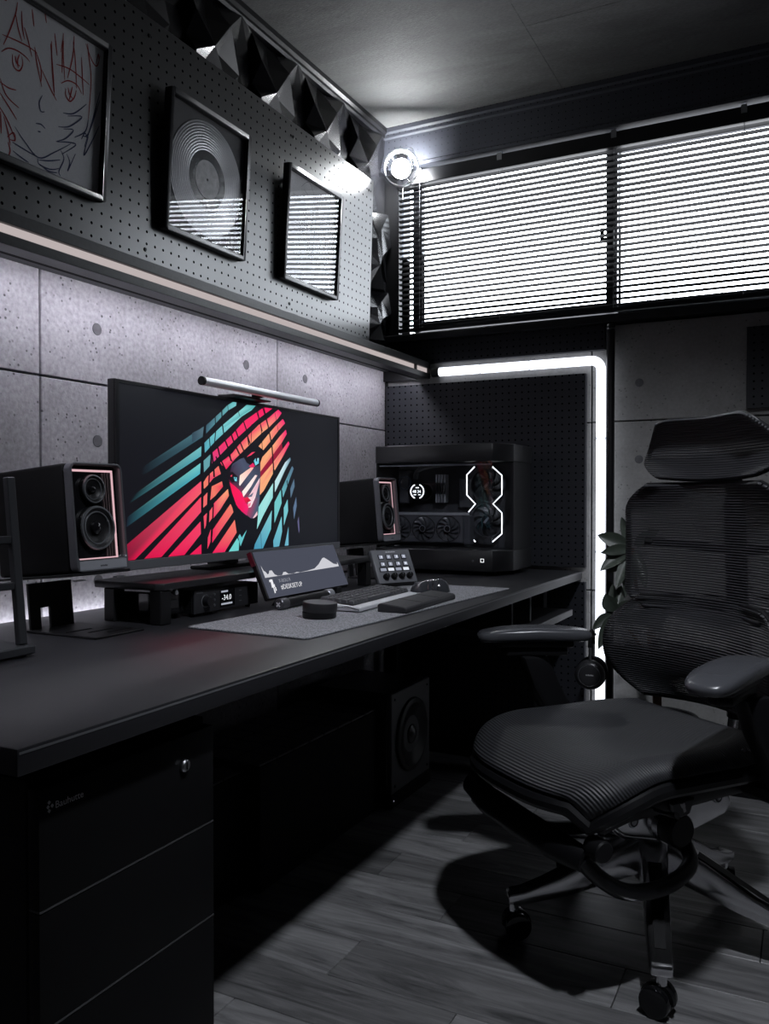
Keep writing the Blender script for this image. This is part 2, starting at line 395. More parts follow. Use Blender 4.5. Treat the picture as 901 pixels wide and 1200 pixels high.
# faceted black wall tiles
facet = mat('gloss_black_tile', (.010, .010, .012), .24)
rt_ = random.Random(11)
def tile_mesh(kind):
    N = 4; T = .298
    pts = []
    for i in range(N + 1):
        for j in range(N + 1):
            u, v = i / N, j / N
            if 0 < i < N: u += rt_.uniform(-.10, .10)
            if 0 < j < N: v += rt_.uniform(-.10, .10)
            h = rt_.choice((.004, .010, .034, .046))
            if i in (0, N) and j in (0, N): h = .010
            if (v < .30 if kind == 'row' else u < .42): h = min(h, .016)     # tucked behind the pegboard
            pts.append((h, u * T, v * T))
    fs = []
    for i in range(N):
        for j in range(N):
            a = i * (N + 1) + j; b = a + N + 1
            fs += [(a, b, b + 1), (a, b + 1, a + 1)] if (i + j) % 2 else [(a, b, a + 1), (b, b + 1, a + 1)]
    mb = MB(); mb.add(pts, fs)
    ring = [i * (N + 1) for i in range(N + 1)] + [N * (N + 1) + j for j in range(1, N + 1)] + [i * (N + 1) + N for i in range(N - 1, -1, -1)] + list(range(N - 1, 0, -1))
    o = len(mb.v); mb.v += [Vector((-.019, pts[k][1], pts[k][2])) for k in ring]
    n = len(ring); mb.f += [(ring[i], ring[(i + 1) % n], o + (i + 1) % n, o + i) for i in range(n)]
    return mb
tw = stempty('trim_5', (0, 1.8, 2.1)); tag(tw, 'black faceted triangle tiles framing the pegboard on the left wall', 'wall tiles')
for kind, spots in (('row', [(2.985 - .3 * (i + 1), 2.395 - .3) for i in range(8)]), ('column', [(2.685, 2.395 - .6), (2.685, 1.60)])):
    t0 = build('faceted_tile', tile_mesh(kind), facet, tw, smooth=0, local=True)
    for i, (y, z) in enumerate(spots):
        c = (-tw.location.x, y - tw.location.y, z - tw.location.z); sc_ = (1, 1, 1) if z > 1.7 else (1, 1, .64)
        if i == 0: t0.location = c
        else: inst(t0, tw, c, sc=sc_)
# pegboard, leaning a little out of the wall at its top
pb = thing('pegboard', 'large grey steel pegboard leaning from the left wall behind three frames', 'pegboard', (.031, 1.80, 1.5195), (0, R(1.8), 0))
pegm = pegmat('grey_pegboard_paint', (.026, .026, .028), ('Y', 'Z'), .030, .0036, .29, 1.0)
build('board', MB().box(-.006, 0, -1.3, .995, 0, .66), pegm, pb, bevel=.001, local=True)
for yy in (-.9, -.2, .45, .96):
    for zz in (.09, .615): build('screw', MB().lathe([(0, .003), (.004, .0025), (.0055, 0), (.0055, -.002)], (0, yy, zz), (1, 0, 0), 12), black, pb, local=True)

# back wall with the window opening
WX0, WX1, WZ0, WZ1 = .030, 1.748, 1.632, 2.30
wk = struct('wall_back', MB().box(-.02, WX0, 3.02, 3.14, 0, ZC).box(WX1, XR, 3.02, 3.14, 0, ZC).box(WX0, WX1, 3.02, 3.14, 0, WZ0).box(WX0, WX1, 3.02, 3.14, WZ1, ZC), joint)
tag(wk, 'back wall of grey concrete panels below the window', 'wall')
xs = [0.0, .822, 1.745, 2.668, XR]
for a in range(4):
    for b in range(3):
        z1 = 1.60 if b == 2 else zs[b + 1]
        x0, x1 = xs[a] + .0028, xs[a + 1] - .0028
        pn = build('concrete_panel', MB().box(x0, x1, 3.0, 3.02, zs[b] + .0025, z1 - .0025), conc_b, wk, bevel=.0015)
        for xx in (xs[a] + .165, xs[a] + .758):
            for zz in (zs[b] + .131, zs[b] + .465):
                if a and x0 + .03 < xx < x1 - .03 and zz < z1 - .03:
                    build('tie_hole_plug', MB().lathe([(0, .0012), (.0135, .0012), (.0145, .0004), (.0145, -.004)], (xx, 3.0, zz), (0, -1, 0), 20), plugm, pn)
build('side_plate', MB().box(0, .062, 2.99, 3.0195, 1.632, 2.282), black, wk)
build('side_plate', MB().box(WX1 + .002, XR, 2.99, 3.0195, 1.632, 2.282), black, wk)
wr = struct('wall_right', MB().box(XR, XR + .1, YF, 3.02, 0, ZC), mat('dark_wall_paint', (.07, .07, .075), .7, noise=(6, .1))); tag(wr, 'plain dark grey right wall', 'wall')
wf = struct('wall_front', MB().box(-.02, XR, YF - .1, YF, 0, ZC), MATS['dark_wall_paint']); tag(wf, 'plain dark grey wall opposite the window', 'wall')

# trims
tr1 = struct('trim_1', MB().prism([(-.019, 2.395), (.020, 2.395), (.026, 2.403), (.026, 2.412), (.036, 2.418), (.036, ZC), (-.019, ZC)], 1, YF, 2.94), blacks); tag(tr1, 'black cornice along the left wall under the ceiling', 'trim')
pegb = pegmat('black_pegboard_paint', (.017, .018, .023), ('X', 'Z'), .025, .0034, .5, .35)
pegf = pegmat('fascia_hazed_paint', (.060, .063, .078), ('X', 'Z'), .025, .0020, .5, .35)  # black fascia lifted to bluish grey: window glare haze put into the colour
tr2 = struct('trim_2', MB().prism([(2.945, 2.272), (2.945, 2.285), (2.952, 2.290), (2.952, 2.395), (2.944, 2.40), (2.944, 2.412), (2.936, 2.418), (2.936, ZC), (3.0195, ZC), (3.0195, 2.284), (2.995, 2.284), (2.995, 2.272)], 0, .0, XR), pegf); tag(tr2, 'black perforated fascia above the window blind', 'trim')
tr3 = struct('trim_3', MB().prism([(2.955, 1.603), (2.955, 1.625), (2.962, 1.6315), (3.0195, 1.6315), (3.0195, 1.603)], 0, .0, XR), blacks); tag(tr3, 'black sill strip under the window', 'trim')
bs = struct('baseboard_back', MB().box(.0, XR, 2.985, 3.0195, 0.0005, .058), blackm); tag(bs, 'black baseboard on the back wall', 'baseboard')
bl_ = struct('baseboard_left', MB().box(-.0195, .012, YF, 2.98, 0.0005, .058), blackm); tag(bl_, 'black baseboard on the left wall', 'baseboard')
tr4 = struct('trim_4', MB().box(.001, .010, 2.989, 2.9985, .74, 1.4525), black); tag(tr4, 'thin black corner strip between the two walls', 'trim')

# window
wn = stempty('window_1', (.905, 3.06, WZ0)); tag(wn, 'wide two-sash aluminium window glowing white behind the blind', 'window')
alu = mat('dark_anodised_aluminium', (.05, .052, .06), .4, .5)
def ring(mb, x0, x1, z0, z1, y0, y1, w):
    return mb.box(x0, x0 + w, y0, y1, z0, z1).box(x1 - w, x1, y0, y1, z0, z1).box(x0 + w, x1 - w, y0, y1, z0, z0 + w).box(x0 + w, x1 - w, y0, y1, z1 - w, z1)
build('window_frame', ring(MB(), WX0 + .001, WX1 - .001, WZ0 + .001, WZ1 - .001, 3.03, 3.135, .012), alu, wn, bevel=.001)
for k, (a, b, y) in enumerate(((.098, .900, 3.045), (.862, 1.700, 3.085))):
    sh = build('sash', ring(MB(), a, b, WZ0 + .022, WZ1 - .022, y, y + .03, .038), alu, wn, bevel=.001)
    build('pane', MB().box(a + .036, b - .036, y + .012, y + .017, WZ0 + .05, WZ1 - .05), glass, sh)
build('pane', MB().box(WX0 + .0125, .0975, 3.092, 3.096, WZ0 + .014, WZ1 - .014), glass, wn)
lk = build('sash_lock', MB().box(.868, .892, 3.022, 3.044, 1.885, 1.955), black, wn, bevel=.003)
build('lock_lever', MB().box(.848, .872, 3.016, 3.03, 1.90, 1.915).box(.846, .858, 3.012, 3.03, 1.90, 1.95), black, lk, bevel=.002)

# venetian blind
vb = thing('venetian_blind', 'dark slatted venetian blind across the bright window', 'blind', (.905, 2.975, 1.637))
slm = mat('dark_slat', (.012, .0125, .015), .55, spec=.2)
SLX0, SLX1 = .070, 1.742
def slat():
    mb = MB(); n = 4; top = []
    for i in range(n + 1):
        a = i / n - .5; top.append((a * .025, .0016 - .0064 * a * a - a * .0030))
    poly = top + [(p[0], p[1] - .0007) for p in reversed(top)]
    mb.prism(poly, 0, SLX0 - .905, SLX1 - .905); return mb
s0 = build('slat', slat(), slm, vb, local=True)
NS = 27
for i in range(NS):
    z = .027 + i * .0205
    if i == 0: s0.location = (0, 0, z)
    else: inst(s0, vb, (0, 0, z), (rt_.uniform(-.02, .02), 0, 0))
build('head_rail', MB().box(SLX0, SLX1, 2.956, 2.992, 2.206, 2.258), blacks, vb, bevel=.002)
build('bottom_rail', MB().box(SLX0, SLX1, 2.964, 2.986, 1.640, 1.654), blacks, vb, bevel=.003)
cordm = mat('blind_cord', (.32, .33, .35), .7)
for xx in (.165, .49, .905, 1.32, 1.66):
    for yy in (2.9615, 2.9885): build('ladder_cord', MB().cyl((xx, yy, 1.65), (xx, yy, 2.225), .0007, n=6), cordm, vb)
    bk = build('bracket', MB().box(xx - .009, xx + .009, 2.956, 2.994, 2.2585, 2.2625).box(xx - .004, xx + .004, 2.968, 2.982, 2.2625, 2.2718), glassmat('clear_bracket', (.75, .77, .8)), vb)
    build('clip', MB().box(xx - .009, xx + .009, 2.953, 2.957, 2.236, 2.2625), steel, bk)
build('tilt_wand', MB().cyl((.097, 2.950, 1.66), (.097, 2.955, 2.235), .003, n=8), glassmat('clear_bracket'), vb)

# black pegboards and the bent light tube on the back wall
pk = build('wall_pegboard', MB().box(.012, .806, 2.978, 2.9985, .742, 1.434), pegb, bevel=.001); tag(pk, 'black pegboard behind the computer case', 'pegboard')
pk = build('wall_pegboard', MB().box(.012, .806, 2.978, 2.9985, .07, .69), pegb, bevel=.001); tag(pk, 'black pegboard under the desk against the back wall', 'pegboard')
pk = build('wall_pegboard', MB().box(.03, .872, 2.978, 2.9985, 1.512, 1.601), pegb, bevel=.001); tag(pk, 'narrow black pegboard between the window sill and the bent light tube', 'pegboard')
pk = build('wall_pegboard', MB().box(1.331, 2.1, 2.980, 2.9985, 1.283, 1.549), pegb, bevel=.001); tag(pk, 'black pegboard on the bare concrete beside the headrest', 'pegboard')
tb = thing('light_tube', 'bent white glowing light tube on the back wall', 'light', (.86, 2.978, .10))
tm = emis('tube_glow', (.86, .90, 1.0), 2.3)
rad_ = .0165
pts = [(.243, 2.978, 1.476), (.40, 2.978, 1.476), (.60, 2.978, 1.476)]
pts += [(.826 + .034 * math.sin(a), 2.978, 1.442 + .034 * math.cos(a)) for a in [R(q) for q in range(0, 91, 10)]]
pts += [(.860, 2.978, z) for z in (1.2, .9, .6, .3, .11)]
build('glow_tube', MB().tube(pts, rad_, 14), tm, tb)
build('end_cap', MB().cyl((.212, 2.978, 1.476), (.2425, 2.978, 1.476), .0185, n=16), black, tb, bevel=.002)
build('end_cap', MB().cyl((.860, 2.978, .075), (.860, 2.978, .1095), .0185, n=16), black, tb, bevel=.002)
for zz in (1.20, .80): build('clip', MB().lathe([(.0167, -.004), (.0178, -.004), (.0178, .004), (.0167, .004)], (.860, 2.978, zz), (0, 0, 1), 16, True), glassmat('clear_bracket'), tb)
for xx in (.41, .60): build('clip', MB().lathe([(.0167, -.003), (.0178, -.003), (.0178, .003), (.0167, .003)], (xx, 2.978, 1.476), (1, 0, 0), 16, True), glassmat('clear_bracket'), tb)
pp = thing('tension_pole', 'slim black floor pole with a silver collar beside the light tube', 'pole', (.896, 2.962, 0))
build('pole', MB().cyl((.896, 2.962, .0), (.896, 2.962, 1.588), .0145, n=18), blacks, pp)
build('collar', MB().lathe([(.0147, 0), (.0172, .001), (.0172, .006), (.0147, .007)], (.896, 2.962, 1.575), (0, 0, 1), 20), chrome, pp)
build('cap', MB().lathe([(.0145, 0), (.013, .006), (.008, .010), (0, .012)], (.896, 2.962, 1.588), (0, 0, 1), 18), blacks, pp)

# ---------------------------------------------------------------- wall shelf with light strips
sf = thing('wall_shelf', 'long black wall shelf with glowing front groove and light strip beneath', 'shelf', (.10, 1.50, 1.4535))
Y0, Y1 = -.6, 2.975
shm = mat('shelf_black', (.024, .025, .028), .42, noise=(120, .15))
build('top_board', MB().box(.0006, .200, Y0, Y1, 1.493, 1.5165), shm, sf, bevel=.001)
build('lower_rail', MB().box(.155, .200, Y0, Y1, 1.4535, 1.4735), shm, sf, bevel=.001)
build('bottom_board', MB().box(.1500, .1548, Y0, Y1, 1.4535, 1.4735), blackm, sf)
build('lip', MB().box(.1440, .1498, Y0, Y1, 1.4535, 1.4735), blackm, sf)
build('channel_wall', MB().box(.1445, .1495, Y0, Y1, 1.4737, 1.4928), blackm, sf)
build('groove_light', MB().box(.186, .1905, Y0, Y1, 1.4737, 1.4928), emis('groove_glow', (1.0, .87, .86), .50), sf, label='pale pink glowing strip in the shelf edge')
build('wall_light_strip', MB().box(.112, .132, Y0, Y1, 1.4880, 1.4925), emis('wall_strip_glow', (.90, .89, 1.0), 36), sf, label='light strip washing the concrete below')
for yy in (2.86, 1.0): build('joint_bracket', MB().box(.1905, .1998, yy - .004, yy + .004, 1.4736, 1.4929), shm, sf)
build('end_plate', MB().box(.0006, .202, 2.9755, 2.979, 1.4535, 1.5165), black, sf)

# ---------------------------------------------------------------- framed pictures
frm = mat('black_frame_lacquer', (.022, .022, .025), .3)
def picture(yc, label, art, zb=1.6735, w=.34, h=.352, name='picture_frame'):
    t = thing(name, label, 'picture', (.0530, yc, zb), (0, R(3.7), 0), 'framed pictures on the pegboard')
    b_ = .013
    mb = MB()
    for (a, b, c, d) in ((-w / 2, -w / 2 + b_, 0, h), (w / 2 - b_, w / 2, 0, h), (-w / 2 + b_, w / 2 - b_, 0, b_), (-w / 2 + b_, w / 2 - b_, h - b_, h)):
        mb.box(-.014, .009, a, b, c, d)
    build('frame', mb, frm, t, bevel=.0022, local=True)
    build('backing', MB().box(-.012, -.008, -w / 2 + b_, w / 2 - b_, b_, h - b_), blackm, t, local=True)
    for s_ in (-1, 1): build('hook', MB().tube([(-.0142, s_ * .09, h - .03), (-.020, s_ * .09, h - .03), (-.022, s_ * .09, h - .018)], .0018, 6), steel, t, local=True)
    art(t, w - 2 * b_, h - 2 * b_, b_)
    build('glass_pane', MB().box(.0020, .0035, -w / 2 + b_ + .0004, w / 2 - b_ - .0004, b_ + .0004, h - b_ - .0004), glass, t, local=True)
    return t
paper = mat('art_paper', (.74, .74, .77), .85, noise=(200, .04))
def ribbon(mb, pts, w, x):
    """a drawn stroke: flat tapered ribbon in the y-z plane"""
    n = len(pts); L = []; Rr = []
    for i, p in enumerate(pts):
        a = pts[max(i - 1, 0)]; b = pts[min(i + 1, n - 1)]; dx, dy = b[0] - a[0], b[1] - a[1]; l = math.hypot(dx, dy) or 1
        ww = w * (.35 + .65 * math.sin(PI * (i + .5) / n)); L.append((x, p[0] - dy / l * ww / 2, p[1] + dx / l * ww / 2)); Rr.append((x, p[0] + dy / l * ww / 2, p[1] - dx / l * ww / 2))
    return mb.add(L + Rr, [(i, i + 1, n + i + 1, n + i) for i in range(n - 1)])
def curve(pts, k=5):
    out = []
    for i in range(len(pts) - 1):
        p0, p1, p2, p3 = pts[max(i - 1, 0)], pts[i], pts[i + 1], pts[min(i + 2, len(pts) - 1)]
        for s_ in range(k):
            t = s_ / k
            out.append(tuple(.5 * (2 * b + (c - a) * t + (2 * a - 5 * b + 4 * c - d) * t * t + (3 * b - a - 3 * c + d) * t ** 3) for a, b, c, d in zip(p0, p1, p2, p3)))
    return out + [pts[-1]]
def art_drawing(t, w, h, b_):
    p = build('paper', MB().box(-.0078, -.0070, -w / 2, w / 2, b_, b_ + h), paper, t, local=True)
    M_ = root_matrix(t).inverted()
    def q(cx, cy):                                     # a point of the drawing as seen in the photo, on the paper's plane
        v = M_ @ at_x(cx / 5, cy / 5, .056); return (v.y, v.z)
    red = [[(0, 0), (18, 10)], [(10, 265), (40, 190), (72, 85), (80, 20)], [(72, 85), (90, 170), (115, 245)], [(0, 205), (70, 235), (150, 275), (205, 315)], [(105, 70), (115, 170), (130, 235)], [(125, 165), (150, 240), (175, 335)],
           [(0, 305), (40, 285), (90, 300), (140, 335), (165, 365)], [(65, 320), (68, 370), (85, 405), (110, 415), (125, 380), (118, 335)], [(80, 330), (90, 370), (110, 390)], [(105, 320), (95, 355), (100, 400)],
           [(190, 280), (205, 370), (240, 510)], [(195, 300), (230, 400), (235, 480)], [(165, 60), (180, 160)], [(235, 60), (250, 140)], [(285, 245), (290, 350), (310, 540)], [(280, 260), (300, 420), (315, 560)], [(235, 410), (290, 520), (328, 590)],
           [(350, 200), (350, 320), (352, 430)], [(340, 310), (350, 240), (355, 330), (370, 470)], [(412, 215), (410, 330), (385, 460)], [(408, 250), (425, 360), (440, 520)], [(318, 380), (390, 405), (460, 455), (512, 500)], [(350, 490), (390, 475), (440, 500), (470, 550)],
           [(378, 520), (380, 560), (405, 595), (430, 570), (438, 530)], [(390, 515), (400, 550), (420, 580)], [(415, 510), (408, 550), (400, 590)], [(300, 200), (320, 330)], [(460, 340), (470, 460), (480, 560)], [(480, 260), (520, 360), (550, 390), (565, 330)], [(545, 380), (555, 320), (560, 370)], [(490, 260), (500, 330), (520, 470), (515, 700)],
           [(0, 460), (40, 560), (115, 632)], [(0, 480), (50, 515), (95, 528)], [(0, 540), (60, 630), (105, 700)], [(0, 620), (50, 700), (95, 800)], [(10, 650), (20, 780)], [(30, 680), (60, 780), (75, 850)], [(55, 800), (90, 775), (100, 820), (70, 815)], [(60, 830), (75, 880), (60, 930)]]
    blue = [[(95, 740), (150, 820), (240, 922), (330, 890), (420, 842)], [(235, 925), (245, 960), (310, 990), (360, 985)], [(240, 935), (300, 940), (365, 935)], [(365, 880), (385, 930), (360, 1000), (370, 1030)], [(85, 830), (150, 870), (235, 920)], [(90, 880), (140, 920), (185, 950)],
            [(245, 560), (230, 600), (240, 650), (262, 655)], [(215, 722), (245, 728), (270, 752)], [(228, 768), (245, 772)], [(368, 662), (430, 665), (500, 612)], [(345, 742), (410, 740), (478, 685), (395, 680)], [(335, 828), (390, 810), (432, 762), (375, 755)], [(340, 830), (400, 832), (450, 848), (375, 900)],
            [(575, 540), (540, 700), (500, 860)], [(578, 740), (540, 830), (498, 910), (520, 800)], [(485, 795), (520, 780), (575, 590)], [(440, 805), (500, 770), (515, 700)], [(480, 815), (500, 780), (515, 820)], [(400, 900), (420, 950), (410, 1000), (450, 900)], [(250, 960), (300, 1000), (350, 1010)], [(285, 1005), (345, 1025)]]
    for nm, sets, c in (('red_line_art', red, (.36, .014, .018)), ('blue_line_art', blue, (.045, .06, .14))):
        mb = MB()
        for st in sets: ribbon(mb, curve([q(*c_) for c_ in st]), .0031, -.0066 if nm[0] == 'r' else -.0065)
        build(nm, mb, mat(nm, c, .8), p, smooth=0, local=True, kind='stuff')
def art_record(t, w, h, b_):
    build('backing_card', MB().box(-.0078, -.0070, -w / 2, w / 2, b_, b_ + h), mat('charcoal_card', (.035, .035, .04), .6), t, local=True)
    c = (-.0068, 0, b_ + h / 2)
    vm = mat('clear_vinyl', (.34, .345, .36), .28, .35); tt = vm.node_tree; bb = tt.nodes['Principled BSDF']
    tcn = _n(tt, 'ShaderNodeTexCoord'); gr = _n(tt, 'ShaderNodeVectorMath', operation='SUBTRACT'); gr.inputs[1].default_value = (0, 0, b_ + h / 2)
    tt.links.new(tcn.outputs['Object'], gr.inputs[0]); ln = _n(tt, 'ShaderNodeVectorMath', operation='LENGTH'); tt.links.new(gr.outputs[0], ln.inputs[0])
    mu = _n(tt, 'ShaderNodeMath', operation='MULTIPLY'); mu.inputs[1].default_value = 900; tt.links.new(ln.outputs['Value'], mu.inputs[0])
    si = _n(tt, 'ShaderNodeMath', operation='SINE'); tt.links.new(mu.outputs[0], si.inputs[0])
    bp = _n(tt, 'ShaderNodeBump'); bp.inputs['Strength'].default_value = .35; bp.inputs['Distance'].default_value = .0008; tt.links.new(si.outputs[0], bp.inputs['Height']); tt.links.new(bp.outputs[0], bb.inputs['Normal'])
    rec = build('vinyl_record', MB().lathe([(.075, 0), (.075, .0018), (.1475, .0018), (.1500, .0012), (.1500, 0)], c, (1, 0, 0), 72, True), vm, t, local=True)
    build('run_out_area', MB().lathe([(.0505, 0), (.0505, .0018), (.0748, .0018), (.0748, 0)], c, (1, 0, 0), 60, True), mat('dark_vinyl', (.05, .052, .058), .25), rec, local=True)
    build('record_label', MB().lathe([(.0035, 0), (.0035, .0022), (.050, .0022), (.0502, 0)], c, (1, 0, 0), 48, True), mat('record_label_paper', (.48, .48, .49), .5, noise=(70, .2)), rec, local=True)
    build('spindle_hole', MB().lathe([(0, .0005), (.0034, .0005)], c, (1, 0, 0), 16), blackm, rec, local=True)
def art_blank(t, w, h, b_):
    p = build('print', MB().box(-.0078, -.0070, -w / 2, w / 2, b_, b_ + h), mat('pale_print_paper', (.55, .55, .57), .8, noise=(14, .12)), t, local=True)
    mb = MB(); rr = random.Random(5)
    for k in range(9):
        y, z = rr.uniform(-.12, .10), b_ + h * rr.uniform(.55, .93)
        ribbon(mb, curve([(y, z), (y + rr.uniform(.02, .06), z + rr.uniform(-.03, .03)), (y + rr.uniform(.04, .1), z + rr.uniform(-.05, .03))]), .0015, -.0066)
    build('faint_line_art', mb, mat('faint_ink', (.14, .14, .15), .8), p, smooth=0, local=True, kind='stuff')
picture(1.275, 'framed red and blue line drawing of a face on white paper', art_drawing)
picture(1.812, 'black frame holding a translucent vinyl record with a pale label', art_record)
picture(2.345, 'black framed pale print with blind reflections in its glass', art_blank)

# ---------------------------------------------------------------- corner spot lamp
LP = Vector((.135, 2.860, 2.232)); ax = (CAM + Vector((.0, .0, .75)) - LP).normalized()
sl = thing('spot_lamp', 'small round white spot lamp clamped in the room corner by the ceiling', 'lamp', tuple(LP))
shade = mat('lamp_shade_white', (.55, .56, .58), .35)
build('shade', MB().lathe([(.060, -.012), (.064, -.012), (.067, .030), (.063, .030)], LP, ax, 36, True), shade, sl)
build('inner_ring', MB().lathe([(.047, .022), (.050, .022), (.051, .030), (.048, .030)], LP + Vector((-.004, 0, .006)), ax, 32, True), chrome, sl)
build('bulb', MB().sphere(LP + ax * .006, .036, 20), emis('bulb_glow', (.95, .98, 1.0), 300), sl, label='glowing white bulb')
build('socket', MB().lathe([(0, -.064), (.014, -.064), (.017, -.034), (.0, -.034)], LP, ax, 20), black, sl)
side = ax.cross(Vector((0, 0, 1))).normalized(); upv = side.cross(ax)
for k in range(2):
    a = PI * k + .9; d = side * math.cos(a) + upv * math.sin(a)
    build('spoke', MB().cyl(LP - ax * .050 + d * .012, LP - ax * .010 + d * .061, .0022, n=6), chrome, sl)
build('stem', MB().tube([LP - ax * .062, LP - ax * .075 + Vector((0, 0, .02)), Vector((.10, 2.925, 2.275)), Vector((.10, 2.943, 2.292))], .005, 8), black, sl)
build('clamp', MB().box(.080, .122, 2.930, 2.9435, 2.288, 2.325), black, sl, bevel=.003)
build('hook', MB().tube([(.150 + .018 * math.cos(a), 2.90, 2.305 + .018 * math.sin(a)) for a in [R(q) for q in range(-40, 171, 15)]], .0016, 6), steel, sl)

# ceiling downlight (over the floor in front of the desk)
DL = Vector((1.62, .98, ZC))
dl = thing('ceiling_downlight', 'round recessed ceiling downlight above the floor', 'light', (DL.x, DL.y, DL.z - .02))
build('trim_ring', MB().lathe([(.050, -.001), (.066, -.001), (.070, -.006), (.062, -.012), (.050, -.008)], DL, (0, 0, 1), 32, True), blacks, dl)
build('lens', MB().lathe([(0, -.003), (.049, -.003)], DL, (0, 0, 1), 32), emis('downlight_glow', (.93, .95, 1.0), 4), dl)
ld = bpy.data.lights.new('downlight_lamp', 'SPOT'); ld.energy = 110; ld.spot_size = R(86); ld.spot_blend = .6; ld.shadow_soft_size = .05; ld.color = (.88, .92, 1.0)
lo = bpy.data.objects.new('downlight_lamp', ld); COL.objects.link(lo); lo.parent = dl; lo.location = (0, 0, -.003); lo.rotation_euler = (Vector((1.05, 2.0, 0)) - DL).to_track_quat('-Z', 'Y').to_euler()
# ================================================================ desk
DZ = .730
dk = thing('desk', 'long black laminate desk along the left wall', 'desk', (.40, 1.78, 0))
build('desktop', MB().box(.030, .796, .589, 2.976, .7005, DZ), deskmat, dk, bevel=.0022, seg=2)
build('edge_highlight', MB().box(.7958, .7966, .591, 2.974, .7236, .7262), mat('edge_highlight_grey', (.11, .112, .12), .35), dk)  # painted highlight: thin lighter grey line standing for light along the front edge
build('back_light_strip', MB().box(.008, .0285, .95, 2.60, .7085, .7115), emis('desk_strip_glow', (.90, .90, 1.0), 11), dk, label='light strip behind the desk edge')
build('strip_rail', MB().box(.0015, .0298, .93, 2.62, .702, .708), blackm, dk)
for yy in (1.20, 2.92):
    build('leg', MB().box(.06, .10, yy - .02, yy + .02, .001, .7), blackmet, dk, bevel=.003)
    if yy > 2: build('leg', MB().box(.64, .68, yy - .02, yy + .02, .001, .7), blackmet, dk, bevel=.003)
    build('cross_beam', MB().box(.10, .64, yy - .02, yy + .02, .66, .6995), blackmet, dk)
build('rear_beam', MB().box(.055, .095, 1.2205, 2.8995, .60, .6995), blackmet, dk)
build('lower_shelf', MB().box(.11, .792, 2.30, 2.86, .585, .607), deskmat, dk, bevel=.002)
for yy in (2.34, 2.52):
    build('hanging_rod', MB().cyl((.745, yy, .607), (.745, yy, .7), .003, n=8), steel, dk)
    build('hanging_rod', MB().cyl((.15, yy, .607), (.15, yy, .7), .003, n=8), steel, dk)

# drawer pedestal
pd = thing('drawer_pedestal', 'black three-drawer pedestal with a round lock under the desk end', 'cabinet', (.50, .798, 0))
pdm = mat('pedestal_black', (.005, .005, .0055), .5, bump=(700, .05), spec=.14)
build('body', MB().box(.24, .742, .645, .951, .035, .674), pdm, pd, bevel=.002)
dz = [.665, .5255, .3905, .045]
for k in range(3):
    d = build('drawer_front', MB().box(.7425, .7600, .646, .950, dz[k + 1] + .0025, dz[k] - .0010), pdm, pd, bevel=.0016, seg=2)
    build('drawer_edge', MB().box(.7430, .7603, .6465, .9495, dz[k + 1] + .0004, dz[k + 1] + .0023), mat('drawer_edge_grey', (.10, .10, .105), .35, .5), d)
    if k == 0:
        lk = build('lock', MB().lathe([(0, .006), (.0065, .006), (.0085, .004), (.0085, -.001)], (.760, .886, .624), (1, 0, 0), 24), steel, d, label='round silver lock')
        build('key_slot', MB().box(.7662, .7668, .8855, .8868, .6195, .6285), blackm, d)
        M_ = frame_matrix((.7606, .668, .6375), (0, 1, 0), (0, 0, 1))
        build('lettering', text_mesh('Bauhutte', .0115, M_), mat('grey_print', (.55, .55, .57), .5), d, smooth=0, label='grey maker lettering')
        em = MB()
        for (a, b) in ((0, 0), (.0042, .0048), (0, .0096), (-.0015, .0048)): em.prism([(.660 + a - .0022, .637 + b), (.660 + a, .637 + b - .0024), (.660 + a + .0022, .637 + b), (.660 + a, .637 + b + .0024)], 0, .7601, .7606)
        build('emblem', em, MATS['grey_print'], d, smooth=0, kind='stuff')
for (xx, yy) in ((.28, .68), (.28, .92), (.71, .68), (.71, .92)): build('caster', MB().cyl((xx, yy - .012, .0175), (xx, yy + .012, .0175), .017, n=14), blackm, pd)

# low cabinets with tiled tops under the desk
tilem = mat('black_top_tile', (.05, .05, .055), .4)
def low_box(x1, y0, y1, z1, label):
    t = thing('low_cabinet', label, 'cabinet', (x1 / 2 + .02, (y0 + y1) / 2, 0))
    build('body', MB().box(.030, x1, y0, y1, .0008, z1), blackm, t, bevel=.002)
    n = max(2, round((y1 - y0) / .078)); m_ = max(2, round((x1 - .03) / .078)); p0 = None
    wy, wx = (y1 - y0) / n, (x1 - .03) / m_
    p0 = build('top_tile', MB().box(-wx / 2 + .0025, wx / 2 - .0025, -wy / 2 + .0025, wy / 2 - .0025, 0, .006), tilem, t, bevel=.0015, local=True)
    o = t.location
    for i in range(m_):
        for j in range(n):
            c = (.03 + wx * (i + .5) - o.x, y0 + wy * (j + .5) - o.y, z1 - o.z)
            if i == j == 0: p0.location = c
            else: inst(p0, t, c)
low_box(.302, 1.708, 2.335, .318, 'black low cabinet with square-tiled top beside the subwoofer')
low_box(.255, 1.245, 1.702, .300, 'shorter black tiled box between the pedestal and the low cabinet')

